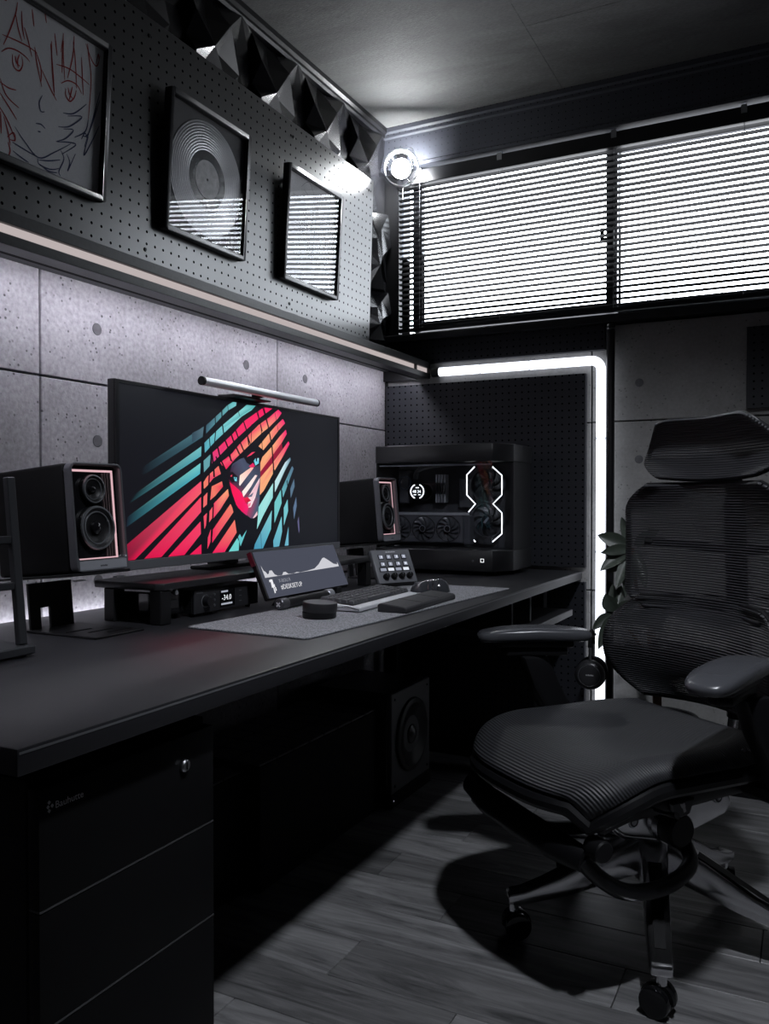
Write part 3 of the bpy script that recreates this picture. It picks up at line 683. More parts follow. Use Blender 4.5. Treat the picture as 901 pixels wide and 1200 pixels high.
# subwoofer
sw = thing('subwoofer', 'black floor subwoofer with a large round cone under the desk', 'speaker', (.22, 2.51, 0))
build('plinth', MB().box(.10, .345, 2.355, 2.665, .0008, .046), blackm, sw, bevel=.004)
build('cabinet', MB().box(.06, .325, 2.362, 2.66, .0465, .368), mat('sub_cabinet', (.015, .015, .016), .4), sw, bevel=.003)
build('baffle', MB().box(.3255, .342, 2.362, 2.66, .0465, .368), mat('sub_baffle', (.06, .06, .064), .5), sw, bevel=.003)
cn = build('cone', MB().lathe([(0, .012), (.030, .014), (.034, .004), (.095, .016), (.100, .020), (.108, .021), (.118, .017), (.121, .010)], (.333, 2.511, .207), (1, 0, 0), 36), black, sw)
build('dust_cap', MB().lathe([(0, .024), (.015, .021), (.030, .013)], (.334, 2.511, .207), (1, 0, 0), 24), blacks, cn)
for yy in (2.385, 2.637):
    for zz in (.068, .346): build('screw', MB().lathe([(0, .002), (.003, .002), (.0045, 0)], (.342, yy, zz), (1, 0, 0), 10), blackm, sw)
build('indicator', MB().lathe([(0, .001), (.0022, .001), (.0022, 0)], (.345, 2.372, .026), (1, 0, 0), 10), emis('dim_led', (.8, .8, 1), .25), sw)

# desk mat
dm = mat('felt_mat', (.24, .244, .262), .95, noise=(380, .75), bump=(500, .6))
mt = build('desk_mat', MB().prism([(.418, 1.302), (.424, 1.297), (.698, 1.286), (.706, 1.293), (.763, 2.262), (.756, 2.270), (.474, 2.283), (.466, 2.276)], 2, .7303, .7340), dm, bevel=.0008)
tag(mt, 'grey speckled felt desk mat under the keyboard', 'desk mat')

def dashes(M, w, h, n=7):
    """print too small to read: a row of tiny marks"""
    mb = MB(); r_ = random.Random(n)
    for k in range(n):
        a = w * k / n; b = a + w / n * .72; hh = h * r_.uniform(.7, 1)
        mb.add([M @ Vector(p) for p in ((a, 0, 0), (b, 0, 0), (b, hh, 0), (a, hh, 0))], [(0, 1, 2, 3)])
    return mb
# ---------------------------------------------------------------- bookshelf speakers and their stands
pinklit = emis('speaker_pink_glow', (1.0, .62, .68), .75)
def speaker(loc, label, lit=True):
    t = thing('bookshelf_speaker', label, 'speaker', loc, (0, R(-5.2), 0), 'bookshelf speakers beside the monitor')
    w, h, d = .0655, .208, .105
    K = dict(local=True)
    build('cabinet', MB().box(-d, d - .016, -w, w, 0, h), mat('speaker_cabinet', (.004, .004, .0045), .55, bump=(600, .1), spec=.15), t, bevel=.006, seg=3, **K)
    # silver front frame with rounded corners
    def rr(a, b, c, e, r, n=5):
        out = []
        for (cx, cz, s0) in ((b - r, e - r, 0), (a + r, e - r, 90), (a + r, c + r, 180), (b - r, c + r, 270)):
            out += [(cx + r * math.cos(R(s0 + 90 * i / n)), cz + r * math.sin(R(s0 + 90 * i / n))) for i in range(n + 1)]
        return out
    def hoop(mb, o, i_, x0, x1):
        n = len(o); vs = [(x, *p) for x in (x0, x1) for q in (o, i_) for p in q]
        fs = []
        for k in range(n):
            l = (k + 1) % n
            fs += [(k, l, n + l, n + k), (2 * n + k, 3 * n + k, 3 * n + l, 2 * n + l), (k, 2 * n + k, 2 * n + l, l), (n + k, n + l, 3 * n + l, 3 * n + k)]
        return mb.add(vs, fs)
    fr = build('front_frame', hoop(MB(), rr(-w, w, 0, h, .014), rr(-w + .0042, w - .0042, .022, h - .0042, .010), d - .0155, d + .004), mat('speaker_frame', (.16, .165, .18), .30, .6), t, bevel=.0012, **K)
    build('chin_print', dashes(frame_matrix((d + .0048, -.009, .0085), (0, 1, 0), (0, 0, 1)), .018, .0036), mat('dark_print', (.01, .01, .01), .5), fr, smooth=0, **K)
    build('chin_plate', MB().box(d + .0041, d + .0046, -w + .006, w - .006, .0035, .0205), mat('chin_silver', (.42, .43, .47), .32, .5), fr, **K)
    bf = build('baffle', MB().box(d - .0155, d - .012, -w + .006, w - .006, .0225, h - .006), blackg, t, **K)
    # glowing line round the baffle
    gl = MB(); x0, x1 = d - .0119, d - .0095
    gl.box(x0, x1, w - .0165, w - .0135, .026, h - .012).box(x0, x1, -w + .008, w - .0135, h - .016, h - .012).box(x0, x1, -w + .008, w - .0135, .0235, .026)
    build('glow_line', gl, pinklit, bf, label='pink glowing line', **K)
    for k in range(4):
        build('grille_slat', MB().box(d - .0118, d - .0085, w - .0225 - k * .0065, w - .0208 - k * .0065, .027, h - .018), mat('slat_copper', (.30, .22, .22), .3, .6), bf, **K)
    for nm, cz, rr_, cy in (('tweeter', .158, .028, -.006), ('woofer', .083, .043, -.002)):
        q = build(nm, MB().lathe([(0, -.001), (rr_ * .38, -.002), (rr_ * .72, .003), (rr_ * .78, .005), (rr_ * .90, .0075), (rr_, .005), (rr_, -.003)], (d - .008, cy, cz), (1, 0, 0), 36), black, t, **K)
        build('surround', MB().lathe([(rr_ * .86, .004), (rr_ * .90, .0080), (rr_ * .97, .0078), (rr_ * 1.0, .004)], (d - .0075, cy, cz), (1, 0, 0), 40), mat('driver_ring', (.26, .27, .29), .3, .7), q, **K)
        build('cone_ring', MB().lathe([(rr_ * .68, .0030), (rr_ * .70, .0048), (rr_ * .74, .0048), (rr_ * .76, .0030)], (d - .0075, cy, cz), (1, 0, 0), 36), mat('driver_ring'), q, **K)
        build('dome', MB().lathe([(0, .008), (rr_ * .15, .0070), (rr_ * .28, .0035), (rr_ * .32, -.001)], (d - .0078, cy, cz), (1, 0, 0), 24), blackg, q, **K)
    return t
speaker((.200, 1.189, .8390), 'black bookshelf speaker with pink glowing front line next to the metal ladder stand')
speaker((.200, 2.437, .8390), 'black bookshelf speaker with pink glowing front line in front of the computer case')
def spk_stand(yc, label):
    t = thing('speaker_stand', label, 'stand', (.25, yc, DZ), (0, 0, 0), 'bent steel speaker stands')
    build('base_plate', MB().box(.165, .362, yc - .075, yc + .050, DZ + .0004, DZ + .0045), blackmet, t, bevel=.0015)
    Mt = Matrix.Translation((.200, yc, .8390)) @ Matrix.Rotation(R(-5.2), 4, 'Y')
    build('top_plate', MB().box(-.100, .108, -.078, .070, -.0060, -.0008, Mt), blackmet, t, bevel=.001)
    # upright bent plate with a slot
    def up(y0, y1, za, zb): return MB().prism([(.185 - (za - .73) * .10, za), (.190 - (za - .73) * .10, za), (.190 - (zb - .73) * .10, zb), (.185 - (zb - .73) * .10, zb)], 1, y0, y1)
    mb = up(yc - .070, yc - .045, .7346, .823); a = up(yc - .022, yc + .035, .7346, .823); mb.add(a.v, a.f); a = up(yc - .045, yc - .022, .775, .823); mb.add(a.v, a.f)
    build('upright', mb, blackmet, t)
    for xx, yy in ((.27, -.03), (.305, -.01), (.335, .01)): build('cable_slot', MB().box(xx, xx + .006, yc + yy - .03, yc + yy + .03, DZ + .0046, DZ + .0052), blackm, t)
    for yy in (-.055, .045): build('pad', MB().box(.298, .3075, yc + yy - .012, yc + yy + .012, .8325, .8350), steel, t)
spk_stand(1.189, 'black bent steel stand with a slot holding the speaker next to the ladder stand')
spk_stand(2.437, 'black bent steel stand holding the speaker in front of the computer case')

# ---------------------------------------------------------------- riser shelf and audio gear below it
rs = thing('monitor_riser', 'low black riser shelf on metal legs under the ultrawide monitor', 'riser', (.26, 1.74, DZ))
build('board', MB().prism([(.168, 1.300), (.176, 1.291), (.342, 1.291), (.356, 1.304), (.356, 2.212), (.348, 2.220), (.172, 2.220), (.168, 2.212)], 2, .8005, .8155), mat('riser_black', (.016, .016, .018), .38), rs, bevel=.003, seg=2)
for yy in (1.297, 2.172):
    for xx in (.196, .322): build('leg', MB().box(xx, xx + .030, yy, yy + .032, DZ + .0004, .800), blackmet, rs, bevel=.002)
build('thumb_screw', MB().cyl((.345, 1.345, .793), (.352, 1.345, .793), .005, n=12), steel, rs)
am = thing('headphone_amplifier', 'small black amplifier with a knob and lit display beneath the riser', 'amplifier', (.27, 1.545, DZ))
build('case', MB().box(.175, .334, 1.414, 1.648, .7375, .789), black, am, bevel=.002)
for yy in (1.43, 1.632):
    for xx in (.19, .32): build('foot', MB().cyl((xx, yy, DZ + .0003), (xx, yy, .7376), .006, n=12), blackm, am)
fp = build('front_panel', MB().box(.3342, .3400, 1.414, 1.648, .7375, .789), mat('amp_front', (.022, .022, .025), .35), am, bevel=.0015)
kb_ = build('volume_knob', MB().lathe([(0, .013), (.0095, .013), (.0105, .011), (.0115, 0)], (.340, 1.452, .763), (1, 0, 0), 28), blacks, fp)
build('knob_ring', MB().lathe([(.0122, .0002), (.0135, .0010), (.0145, .0002)], (.340, 1.452, .763), (1, 0, 0), 28), mgrey, fp)
build('display', MB().box(.3401, .3406, 1.502, 1.556, .744, .783), blackg, fp)
Md = lambda y, z: frame_matrix((.3408, y, z), (0, 1, 0), (0, 0, 1))
build('display_readout', text_mesh('-34.0', .017, Md(1.508, .7585)), lit_white, fp, smooth=0, label='lit white digits')
build('display_line', MB().box(.3406, .3408, 1.506, 1.530, .776, .780), emis('dim_white', (.8, .85, 1), .45), fp)
build('display_line', MB().box(.3406, .3408, 1.506, 1.546, .748, .752), emis('dim_white', (.8, .85, 1), .45), fp)
build('name_print', dashes(Md(1.421, .7815), .022, .004), mgrey, fp, smooth=0)
for zz in (.775, .763, .751):
    build('button', MB().cyl((.340, 1.482, zz), (.3418, 1.482, zz), .0028, n=12), steel, fp)
    build('tick_print', MB().box(.3401, .3404, 1.572, 1.582, zz - .0008, zz + .0008), mgrey, fp)
hb = thing('audio_box', 'flat glossy black box at the left end beneath the riser', 'box', (.25, 1.372, DZ))
build('case', MB().box(.185, .318, 1.334, 1.409, .742, .7905), blackg, hb, bevel=.003)
build('foot_bar', MB().box(.20, .305, 1.345, 1.352, DZ + .0004, .7422), blackm, hb)
build('foot_bar', MB().box(.20, .305, 1.392, 1.399, DZ + .0004, .7422), blackm, hb)
ub = thing('usb_hub', 'small silver-fronted hub at the right end beneath the riser', 'hub', (.28, 2.085, DZ))
build('case', MB().box(.22, .318, 2.045, 2.125, DZ + .0004, .778), black, ub, bevel=.003)
build('port_plate', MB().box(.3182, .3202, 2.050, 2.120, .737, .773), silver, ub, bevel=.001)
for yy in (2.068, 2.098): build('port', MB().box(.3203, .3207, yy - .010, yy + .006, .742, .768), blackm, ub)

# ---------------------------------------------------------------- ultrawide monitor
mo = thing('ultrawide_monitor', 'ultrawide monitor showing a striped pink and teal portrait', 'monitor', (.24, 1.7225, .8158))
MY0, MY1, MZ0, MZ1 = 1.268, 2.177, .838, 1.232
build('housing', MB().box(.238, .2575, MY0, MY1, MZ0, MZ1), blacks, mo, bevel=.0015)
build('back_bulge', MB().prism([(.205, .90), (.2378, .86), (.2378, 1.21), (.205, 1.16)], 1, 1.42, 2.03), black, mo, bevel=.004)
build('bottom_bezel', MB().box(.2577, .2620, MY0 + .001, MY1 - .001, MZ0, .8585), mat('bezel_grey', (.16, .165, .18), .32, .4), mo, bevel=.001)
for (a, b, c, d) in ((MY0 + .001, MY0 + .010, .8587, MZ1 - .001), (MY1 - .010, MY1 - .001, .8587, MZ1 - .001), (MY0 + .0102, MY1 - .0102, MZ1 - .008, MZ1 - .001)):
    build('bezel', MB().box(.2577, .2608, a, b, c, d), blacks, mo)
sn = build('neck', MB().box(.150, .2045, 1.690, 1.755, .8170, 1.05), blackmet, mo, bevel=.004)
build('foot', MB().box(.172, .235, 1.60, 1.845, .8160, .8235), blackmet, mo, bevel=.002)
lb = thing('monitor_light_bar', 'slim silver light bar clipped on top of the monitor', 'light', (.30, 1.72, 1.225))
e0, e1 = at_x(238, 449, .305), at_x(370, 470, .305)
zb_ = (e0.z + e1.z) / 2
build('bar', MB().cyl((.305, e0.y, zb_), (.305, e1.y, zb_), .0098, n=20), mat('bar_aluminium', (.78, .79, .82), .32, .7), lb)
for yy in (e0.y - .0035, e1.y + .0035): build('end_cap', MB().cyl((.305, yy - .0033, zb_), (.305, yy + .0033, zb_), .0100, n=20), black, lb)
build('mount', MB().prism([(.215, 1.2332), (.292, 1.2332), (.292, 1.238), (.262, 1.2440), (.215, 1.2440)], 1, 1.655, 1.775), black, lb, bevel=.002)
build('arm', MB().box(.285, .2965, 1.70, 1.73, 1.2385, zb_ + .004), black, lb)
build('counterweight', MB().box(.190, .2045, 1.675, 1.755, 1.165, 1.244), black, lb, bevel=.004)

# the picture on the screen: flat coloured shapes, drawn as they stand on the panel
SXP = .2594
class Pic:
    def __init__(s): s.v = []; s.f = []; s.c = []; s.n = 0
    def poly(s, pts, cols, f):
        if isinstance(cols, tuple): cols = [cols] * len(pts)
        o = len(s.v); s.n += 1
        for p, c in zip(pts, cols): s.v.append(f(p, s.n)); s.c.append((*srgb(*c), 1))
        s.f.append(tuple(range(o, o + len(pts))))
    def line(s, pts, w, col, f):
        for a, b in zip(pts[:-1], pts[1:]):
            dx, dy = b[0] - a[0], b[1] - a[1]; l = math.hypot(dx, dy) or 1; nx, ny = -dy / l * w / 2, dx / l * w / 2
            s.poly([(a[0] + nx, a[1] + ny), (b[0] + nx, b[1] + ny), (b[0] - nx, b[1] - ny), (a[0] - nx, a[1] - ny)], col, f)
    def build(s, name, m, parent):
        Mi = root_matrix(parent).inverted()
        me = bpy.data.meshes.new(name); me.from_pydata([tuple(Mi @ p) for p in s.v], [], s.f)
        ca = me.color_attributes.new('Col', 'FLOAT_COLOR', 'POINT')
        for i, c in enumerate(s.c): ca.data[i].color = c
        me.materials.append(m); o = bpy.data.objects.new(name, me); COL.objects.link(o); o.parent = parent; o['kind'] = 'stuff'
        return o
pic = Pic()
def org(ox, oy, k):
    return lambda p, n: (lambda q: Vector((SXP + n * 4e-6, min(max(q.y, MY0 + .0103), MY1 - .0103), min(max(q.z, .8588), MZ1 - .0083))))(at_x(ox + p[0] / k, oy + p[1] / k, SXP))
cA, c1, c2, c3, c4 = org(120, 430, 5), org(225, 455, 10), org(270, 455, 10), org(225, 535, 10), org(270, 535, 10)
def flat(p, n): return Vector((SXP + n * 4e-6, p[0], p[1]))
pic.poly([(MY0 + .0103, .8588), (1.72, .8588), (MY1 - .0103, .8588), (MY1 - .0103, MZ1 - .0083), (1.72, MZ1 - .0083), (MY0 + .0103, MZ1 - .0083)], [(7, 5, 12), (4, 5, 14), (6, 8, 16), (10, 11, 18), (8, 9, 16), (12, 13, 19)], flat)
K_, N_ = (4, 4, 12), (7, 9, 18)
TE, TL_, PKc, PH, OR, OL_ = (112, 198, 200), (150, 222, 220), (244, 34, 98), (240, 66, 106), (242, 124, 102), (250, 168, 122)
# beams of light left of the face
pic.poly([(230, 590), (600, 345), (600, 402), (230, 640)], [N_, (78, 122, 134), (58, 98, 112), N_], cA)
pic.poly([(190, 745), (580, 465), (578, 522), (150, 805)], [N_, (116, 192, 196), (86, 172, 184), N_], cA)
pic.poly([(145, 880), (575, 563), (572, 626), (140, 940)], [(10, 16, 30), (116, 205, 205), (78, 178, 192), (14, 26, 42)], cA)
pic.poly([(138, 1046), (580, 668), (580, 738), (190, 1130), (133, 1136)], [(150, 8, 52), (246, 80, 110), (244, 92, 104), (214, 4, 68), (120, 4, 44)], cA)
pic.poly([(245, 1124), (578, 762), (578, 850), (345, 1114)], [(210, 6, 70), (246, 70, 100), (240, 70, 104), (222, 8, 74)], cA)
pic.poly([(385, 1112), (575, 905), (577, 978), (480, 1102)], [(224, 14, 78), (246, 60, 100), (242, 60, 100), (228, 14, 80)], cA)
pic.poly([(512, 1100), (580, 1038), (580, 1096)], (230, 24, 84), cA)
# hair bands
pic.poly([(0, 525), (140, 455), (130, 555), (0, 635)], [(46, 66, 80), (84, 112, 124), (74, 104, 118), (42, 66, 82)], c1)
pic.poly([(165, 435), (345, 270), (415, 200), (480, 155), (520, 160), (515, 205), (420, 262), (350, 332), (165, 532)], [(52, 82, 98), (92, 146, 156), (104, 176, 182), (104, 190, 192), (130, 200, 205), (120, 198, 202), (110, 178, 184), (92, 150, 162), (60, 102, 120)], c1)
pic.poly([(145, 640), (215, 570), (360, 430), (560, 262), (640, 195), (745, 205), (700, 255), (580, 332), (380, 520), (280, 612), (150, 757)], [(80, 150, 170), (104, 186, 196), (130, 208, 210), (140, 214, 214), (96, 186, 186), (80, 172, 172), (110, 200, 200), (138, 216, 214), (120, 204, 206), (96, 180, 192), (82, 168, 186)], c1)
pic.poly([(135, 850), (215, 775), (215, 900), (140, 985)], (98, 160, 168), c1)
pic.poly([(225, 765), (300, 700), (480, 530), (610, 385), (760, 280), (840, 225), (940, 232), (850, 305), (780, 355), (630, 490), (520, 590), (400, 710), (235, 882)], [(220, 50, 120), (240, 50, 108), PKc, PKc, PKc, (246, 20, 96), (246, 20, 96), PKc, PKc, (244, 50, 104), PKc, (240, 60, 110), (214, 60, 124)], c1)
pic.poly([(330, 870), (400, 820), (470, 760), (560, 650), (640, 570), (780, 430), (900, 345), (950, 300), (1010, 250), (1050, 290), (1010, 350), (900, 460), (830, 512), (680, 657), (590, 745), (500, 832), (400, 950), (350, 900)], [PH, PKc, PKc, PH, (244, 84, 104), OR, OR, (244, 100, 110), (246, 24, 112), (246, 24, 112), (244, 90, 110), OR, OL_, (248, 150, 116), (242, 90, 104), PH, (240, 26, 84), PH], c1)
pic.poly([(140, 1180), (150, 1090), (190, 1020), (310, 910), (345, 1000), (250, 1052), (190, 1130)], [OR, PH, OR, OR, (240, 100, 100), PH, OR], c1)
pic.poly([(330, 680), (460, 520), (540, 430), (615, 360), (640, 410), (560, 500), (470, 620), (385, 725)], [OL_, OL_, OR, (246, 28, 112), (246, 28, 112), OR, OL_, OL_], c2)
pic.poly([(345, 990), (480, 800), (600, 640), (610, 705), (500, 870), (345, 1060)], (150, 4, 50), c2)
pic.poly([(375, 805), (480, 690), (580, 560), (650, 485), (660, 535), (600, 640), (490, 790), (340, 992), (340, 900)], [OL_, (250, 180, 126), (244, 100, 106), (246, 26, 110), (246, 26, 110), (246, 96, 110), OL_, (248, 160, 116), (248, 160, 116)], c2)
pic.poly([(345, 1052), (490, 882), (600, 730), (680, 620), (692, 652), (620, 790), (520, 960), (390, 1200), (345, 1250), (320, 1200)], [OL_, (250, 176, 124), (246, 90, 110), (246, 26, 112), (246, 26, 112), (246, 84, 110), (250, 176, 124), OL_, OL_, OL_], c2)
# right, teal bands
pic.poly([(520, 290), (640, 70), (700, 10), (706, 40), (640, 160), (520, 422)], [(196, 232, 234), (206, 226, 236), (86, 130, 150), (86, 130, 150), (160, 206, 214), (180, 226, 228)], c4)
pic.poly([(330, 590), (500, 310), (495, 482), (380, 700), (310, 852)], [TL_, (172, 228, 226), (140, 216, 216), TL_, TL_], c4)
pic.poly([(515, 540), (590, 390), (600, 545), (515, 780)], TE, c4)
pic.poly([(602, 380), (650, 270), (722, 110), (742, 140), (700, 250), (660, 362), (615, 480)], [(96, 168, 178), (88, 150, 166), (84, 112, 136), (84, 112, 136), (84, 130, 150), (100, 170, 180), (104, 180, 188)], c4)
pic.poly([(285, 1030), (485, 630), (475, 850), (380, 1078), (275, 1085)], [(70, 150, 180), (130, 204, 210), (100, 196, 206), (74, 158, 186), (64, 142, 176)], c4)
pic.poly([(500, 990), (600, 700), (605, 880), (570, 1052), (505, 1062)], [(92, 170, 196), (120, 202, 210), (108, 190, 202), (96, 172, 194), (92, 168, 192)], c4)
pic.poly([(625, 600), (670, 500), (675, 640), (625, 812)], (116, 196, 204), c4)
pic.poly([(635, 1045), (680, 820), (680, 1042)], (106, 176, 198), c4)
pic.poly([(700, 380), (745, 260), (752, 350), (706, 490)], (84, 112, 134), c4)
pic.poly([(735, 600), (770, 470), (776, 580), (745, 740)], (88, 112, 142), c4)
pic.poly([(785, 760), (800, 700), (810, 860), (800, 900)], (94, 92, 130), c4)
# left of the face, second column of bands
pic.poly([(135, 300), (180, 230), (190, 330), (135, 376)], OR, c3)
pic.poly([(135, 470), (180, 420), (175, 560), (130, 602)], (242, 104, 104), c3)
pic.poly([(135, 700), (180, 655), (165, 800), (145, 852)], (240, 76, 100), c3)
pic.poly([(212, 512), (230, 350), (350, 290), (362, 352), (270, 462)], [(242, 100, 100), OR, OR, (240, 40, 84), OR], c3)
pic.poly([(255, 550), (420, 380), (432, 460), (330, 622), (250, 722)], [(240, 70, 104), OL_, OR, (240, 80, 104), (238, 40, 96)], c3)
pic.poly([(205, 640), (240, 590), (235, 722), (200, 772)], (242, 90, 102), c3)
pic.poly([(240, 862), (450, 555), (492, 640), (380, 802), (235, 1012)], [(238, 34, 92), OR, OR, (240, 90, 104), (236, 26, 90)], c3)
pic.poly([(185, 950), (220, 850), (215, 1000), (180, 1086)], (238, 60, 96), c3)
pic.poly([(238, 1140), (500, 740), (522, 890), (382, 1126)], [(236, 16, 88), OR, (242, 108, 102), (238, 30, 92)], c3)
# face
pic.poly([(470, 90), (560, 30), (640, 0), (800, -10), (800, 200), (792, 480), (772, 640), (722, 722), (690, 726), (600, 652), (540, 602), (480, 450), (440, 330), (430, 250), (450, 150)], [(60, 66, 88), (72, 80, 104), (64, 70, 92), (40, 30, 50), (70, 74, 98), (74, 88, 110), (66, 84, 108), (70, 84, 108), (90, 80, 110), (200, 20, 90), (220, 10, 84), (180, 10, 70), (90, 20, 60), (60, 14, 44), (50, 24, 54)], c3)
pic.poly([(440, 300), (500, 345), (560, 400), (590, 440), (640, 550), (660, 602), (640, 692), (580, 642), (520, 572), (470, 430)], [(230, 14, 70), (244, 20, 84), (250, 20, 96), (250, 16, 92), (250, 16, 92), (244, 30, 110), (190, 40, 110), (240, 10, 90), (246, 10, 88), (250, 12, 84)], c3)
pic.poly([(550, 330), (560, 220), (700, 120), (722, 132), (560, 345)], [(255, 240, 232), (255, 226, 210), (250, 190, 176), (250, 180, 170), (255, 240, 232)], c3)
pic.poly([(585, 412), (740, 215), (765, 222), (690, 352), (602, 475)], [(255, 238, 232), (255, 236, 232), (240, 200, 200), (255, 230, 232), (255, 240, 236)], c3)
pic.poly([(655, 560), (660, 470), (792, 250), (792, 296), (740, 482), (690, 592), (660, 600)], [(250, 210, 216), (250, 214, 218), (250, 226, 230), (230, 170, 190), (255, 236, 238), (255, 230, 234), (250, 200, 210)], c3)
pic.poly([(660, 480), (720, 420), (700, 470), (640, 480)], (96, 104, 128), c3)
pic.poly([(602, 490), (650, 474), (692, 516), (655, 536), (630, 552)], [(240, 20, 70), (236, 24, 66), (200, 10, 54), (170, 6, 44), (200, 12, 56)], c3)
pic.poly([(648, 560), (690, 540), (682, 580), (660, 588)], (250, 130, 160), c3)
pic.poly([(710, 722), (762, 640), (766, 682), (732, 722)], (246, 200, 210), c3)
pic.poly([(440, 372), (480, 480), (540, 612), (620, 682), (700, 737), (772, 690), (755, 850), (640, 1090), (545, 1115), (525, 900), (500, 720), (460, 552)], (5, 7, 16), c3)
pic.poly([(430, 1122), (530, 955), (552, 1000), (546, 1112)], (112, 208, 206), c3)
pic.poly([(540, 940), (560, 908), (582, 950), (642, 858), (568, 1052)], (98, 194, 200), c3)
# eyes
pic.poly([(600, 800), (680, 745), (800, 715), (832, 780), (785, 900), (720, 922), (640, 872)], (12, 6, 16), c1)
pic.poly([(722, 850), (745, 820), (782, 818), (782, 880), (742, 906)], [(80, 170, 190), (120, 214, 232), (200, 240, 245), (90, 200, 222), (130, 220, 232)], c1)
pic.poly([(745, 820), (765, 818), (760, 856), (748, 858)], (14, 24, 40), c1)
pic.poly([(665, 915), (715, 872), (738, 915), (700, 932)], (232, 30, 96), c1)
pic.poly([(640, 805), (700, 750), (740, 745), (690, 785)], (244, 60, 100), c1)
pic.poly([(415, 1000), (470, 975), (535, 1035), (532, 1092), (470, 1105), (430, 1060)], (18, 6, 18), c1)
pic.poly([(488, 1040), (524, 1044), (524, 1092), (500, 1086)], (120, 214, 232), c1)
pic.poly([(500, 1045), (512, 1044), (510, 1066), (502, 1066)], (14, 24, 40), c1)
pic.poly([(450, 1025), (470, 1012), (468, 1030), (456, 1040)], (240, 60, 90), c1)
# dark strands of hair
for pts, w in (([(155, 400), (122, 700), (118, 1000), (124, 1200)], 26), ([(345, 200), (352, 400), (374, 560)], 14), ([(270, 330), (276, 500), (262, 650)], 11), ([(415, 190), (432, 330)], 6), ([(540, 262), (556, 325)], 6), ([(600, 380), (640, 500), (665, 665)], 13), ([(756, 270), (790, 380), (822, 505)], 10), ([(840, 220), (882, 400), (910, 520)], 9),
               ([(455, 530), (492, 640), (556, 775)], 17), ([(505, 480), (545, 590), (612, 750)], 15), ([(378, 590), (430, 720), (455, 850)], 17), ([(300, 690), (332, 830), (395, 965)], 17), ([(228, 745), (250, 900), (258, 1040)], 20), ([(280, 800), (320, 920), (350, 1020)], 15), ([(200, 560), (220, 800), (200, 1000)], 10), ([(430, 790), (470, 860)], 12), ([(700, 420), (690, 640)], 6), ([(650, 560), (690, 680)], 12)):
    pic.line(pts, w, K_, c1)
for pts, w in (([(375, 215), (440, 440), (485, 680), (505, 950), (507, 1210)], 14), ([(318, 262), (360, 480), (372, 720)], 7), ([(150, 380), (185, 500)], 6), ([(520, 290), (545, 430), (560, 500)], 4)): pic.line(pts, w, K_, c2)
for pts, w in (([(505, 150), (510, 450), (498, 700), (488, 1065)], 20), ([(600, 400), (612, 700), (622, 960)], 13), ([(355, 900), (362, 1080)], 4), ([(660, 280), (690, 500), (690, 700)], 9)): pic.line(pts, w, K_, c4)
for pts, w in (([(118, 250), (118, 640), (120, 1150)], 24), ([(200, 200), (190, 560), (170, 800)], 16), ([(250, 560), (235, 900), (215, 1080)], 12)): pic.line(pts, w, K_, c3)
pic.build('screen_picture', colattr('screen_glow', 1.0), mo)

# ---------------------------------------------------------------- bar display with hashtag
bd = thing('bar_display', 'tilted bar-shaped grey screen reading DESKSETUP in front of the riser', 'display', (.41, 1.777, DZ + .004))
o_ = Vector((.414, 1.588, .756)); ey_ = Vector((0, 1, 0)); ez_ = Vector((-.050, 0, .110)).normalized(); BW, BH = .372, .119
MBd = frame_matrix(o_, ey_, ez_)        # x along the desk, y up the screen, z out of it
build('body', MB().box(0, BW, 0, BH, -.016, -.0006, MBd), black, bd, bevel=.003)
bdm = emis('display_grey', srgb(74, 77, 90), 1.0)
build('screen', MB().box(.002, BW - .002, .002, BH - .002, -.0005, 0, MBd), bdm, bd, bevel=.0002)
def ln(x): return x
wave = [(.014, .083), (.018, .070), (.024, .066), (.028, .060), (.034, .061), (.040, .068), (.050, .068), (.056, .057), (.066, .053), (.085, .053), (.094, .060), (.104, .060), (.112, .054), (.135, .053), (.15, .0555), (.165, .0535), (.20, .055), (.235, .058), (.262, .068), (.290, .083), (.300, .084), (.315, .076), (.335, .064), (.352, .061), (.356, .068), (.357, .060), (.357, .055), (.014, .052)]
build('waveform', MB().add([MBd @ Vector((x, y, .0002)) for x, y in wave], [tuple(range(len(wave)))]), emis('display_white', srgb(205, 205, 212), 1.0), bd, smooth=0)
build('small_text', text_mesh('X-BOLI R', .0125, MBd @ Matrix.Translation((.062, .036, .0002))), emis('display_light_grey', srgb(150, 152, 162), 1.0), bd, smooth=0)
tm_ = text_mesh('#DESKSETUP', .0165, MBd @ Matrix.Translation((.062, .0185, .0002)) @ Matrix.Diagonal((.98, 1, 1, 1)))
build('hashtag_text', tm_, emis('text_white', srgb(235, 235, 240), 1.0), bd, smooth=0)
mk = MB()
for (a, b, c, d) in ((.028, .034, .038, .046), (.026, .026, .040, .034), (.029, .012, .034, .026), (.036, .017, .041, .026), (.024, .040, .029, .045)): mk.add([MBd @ Vector(p) for p in ((a, b, .0002), (c, b + .001, .0002), (c + .001, d, .0002), (a + .002, d + .001, .0002))], [(0, 1, 2, 3)])
build('logo_mark', mk, MATS['text_white'], bd, smooth=0, kind='stuff')
build('edge_accent', MB().box(-.0035, -.0003, .085, BH, -.014, -.002, MBd), mat('red_accent', (.10, .008, .02), .4), bd)
for xx in (.05, .30): build('foot', MB().prism([(.385, DZ + .0045), (.418, DZ + .0045), (.4185, .7545), (.400, .7545)], 1, 1.588 + xx, 1.588 + xx + .025), black, bd)

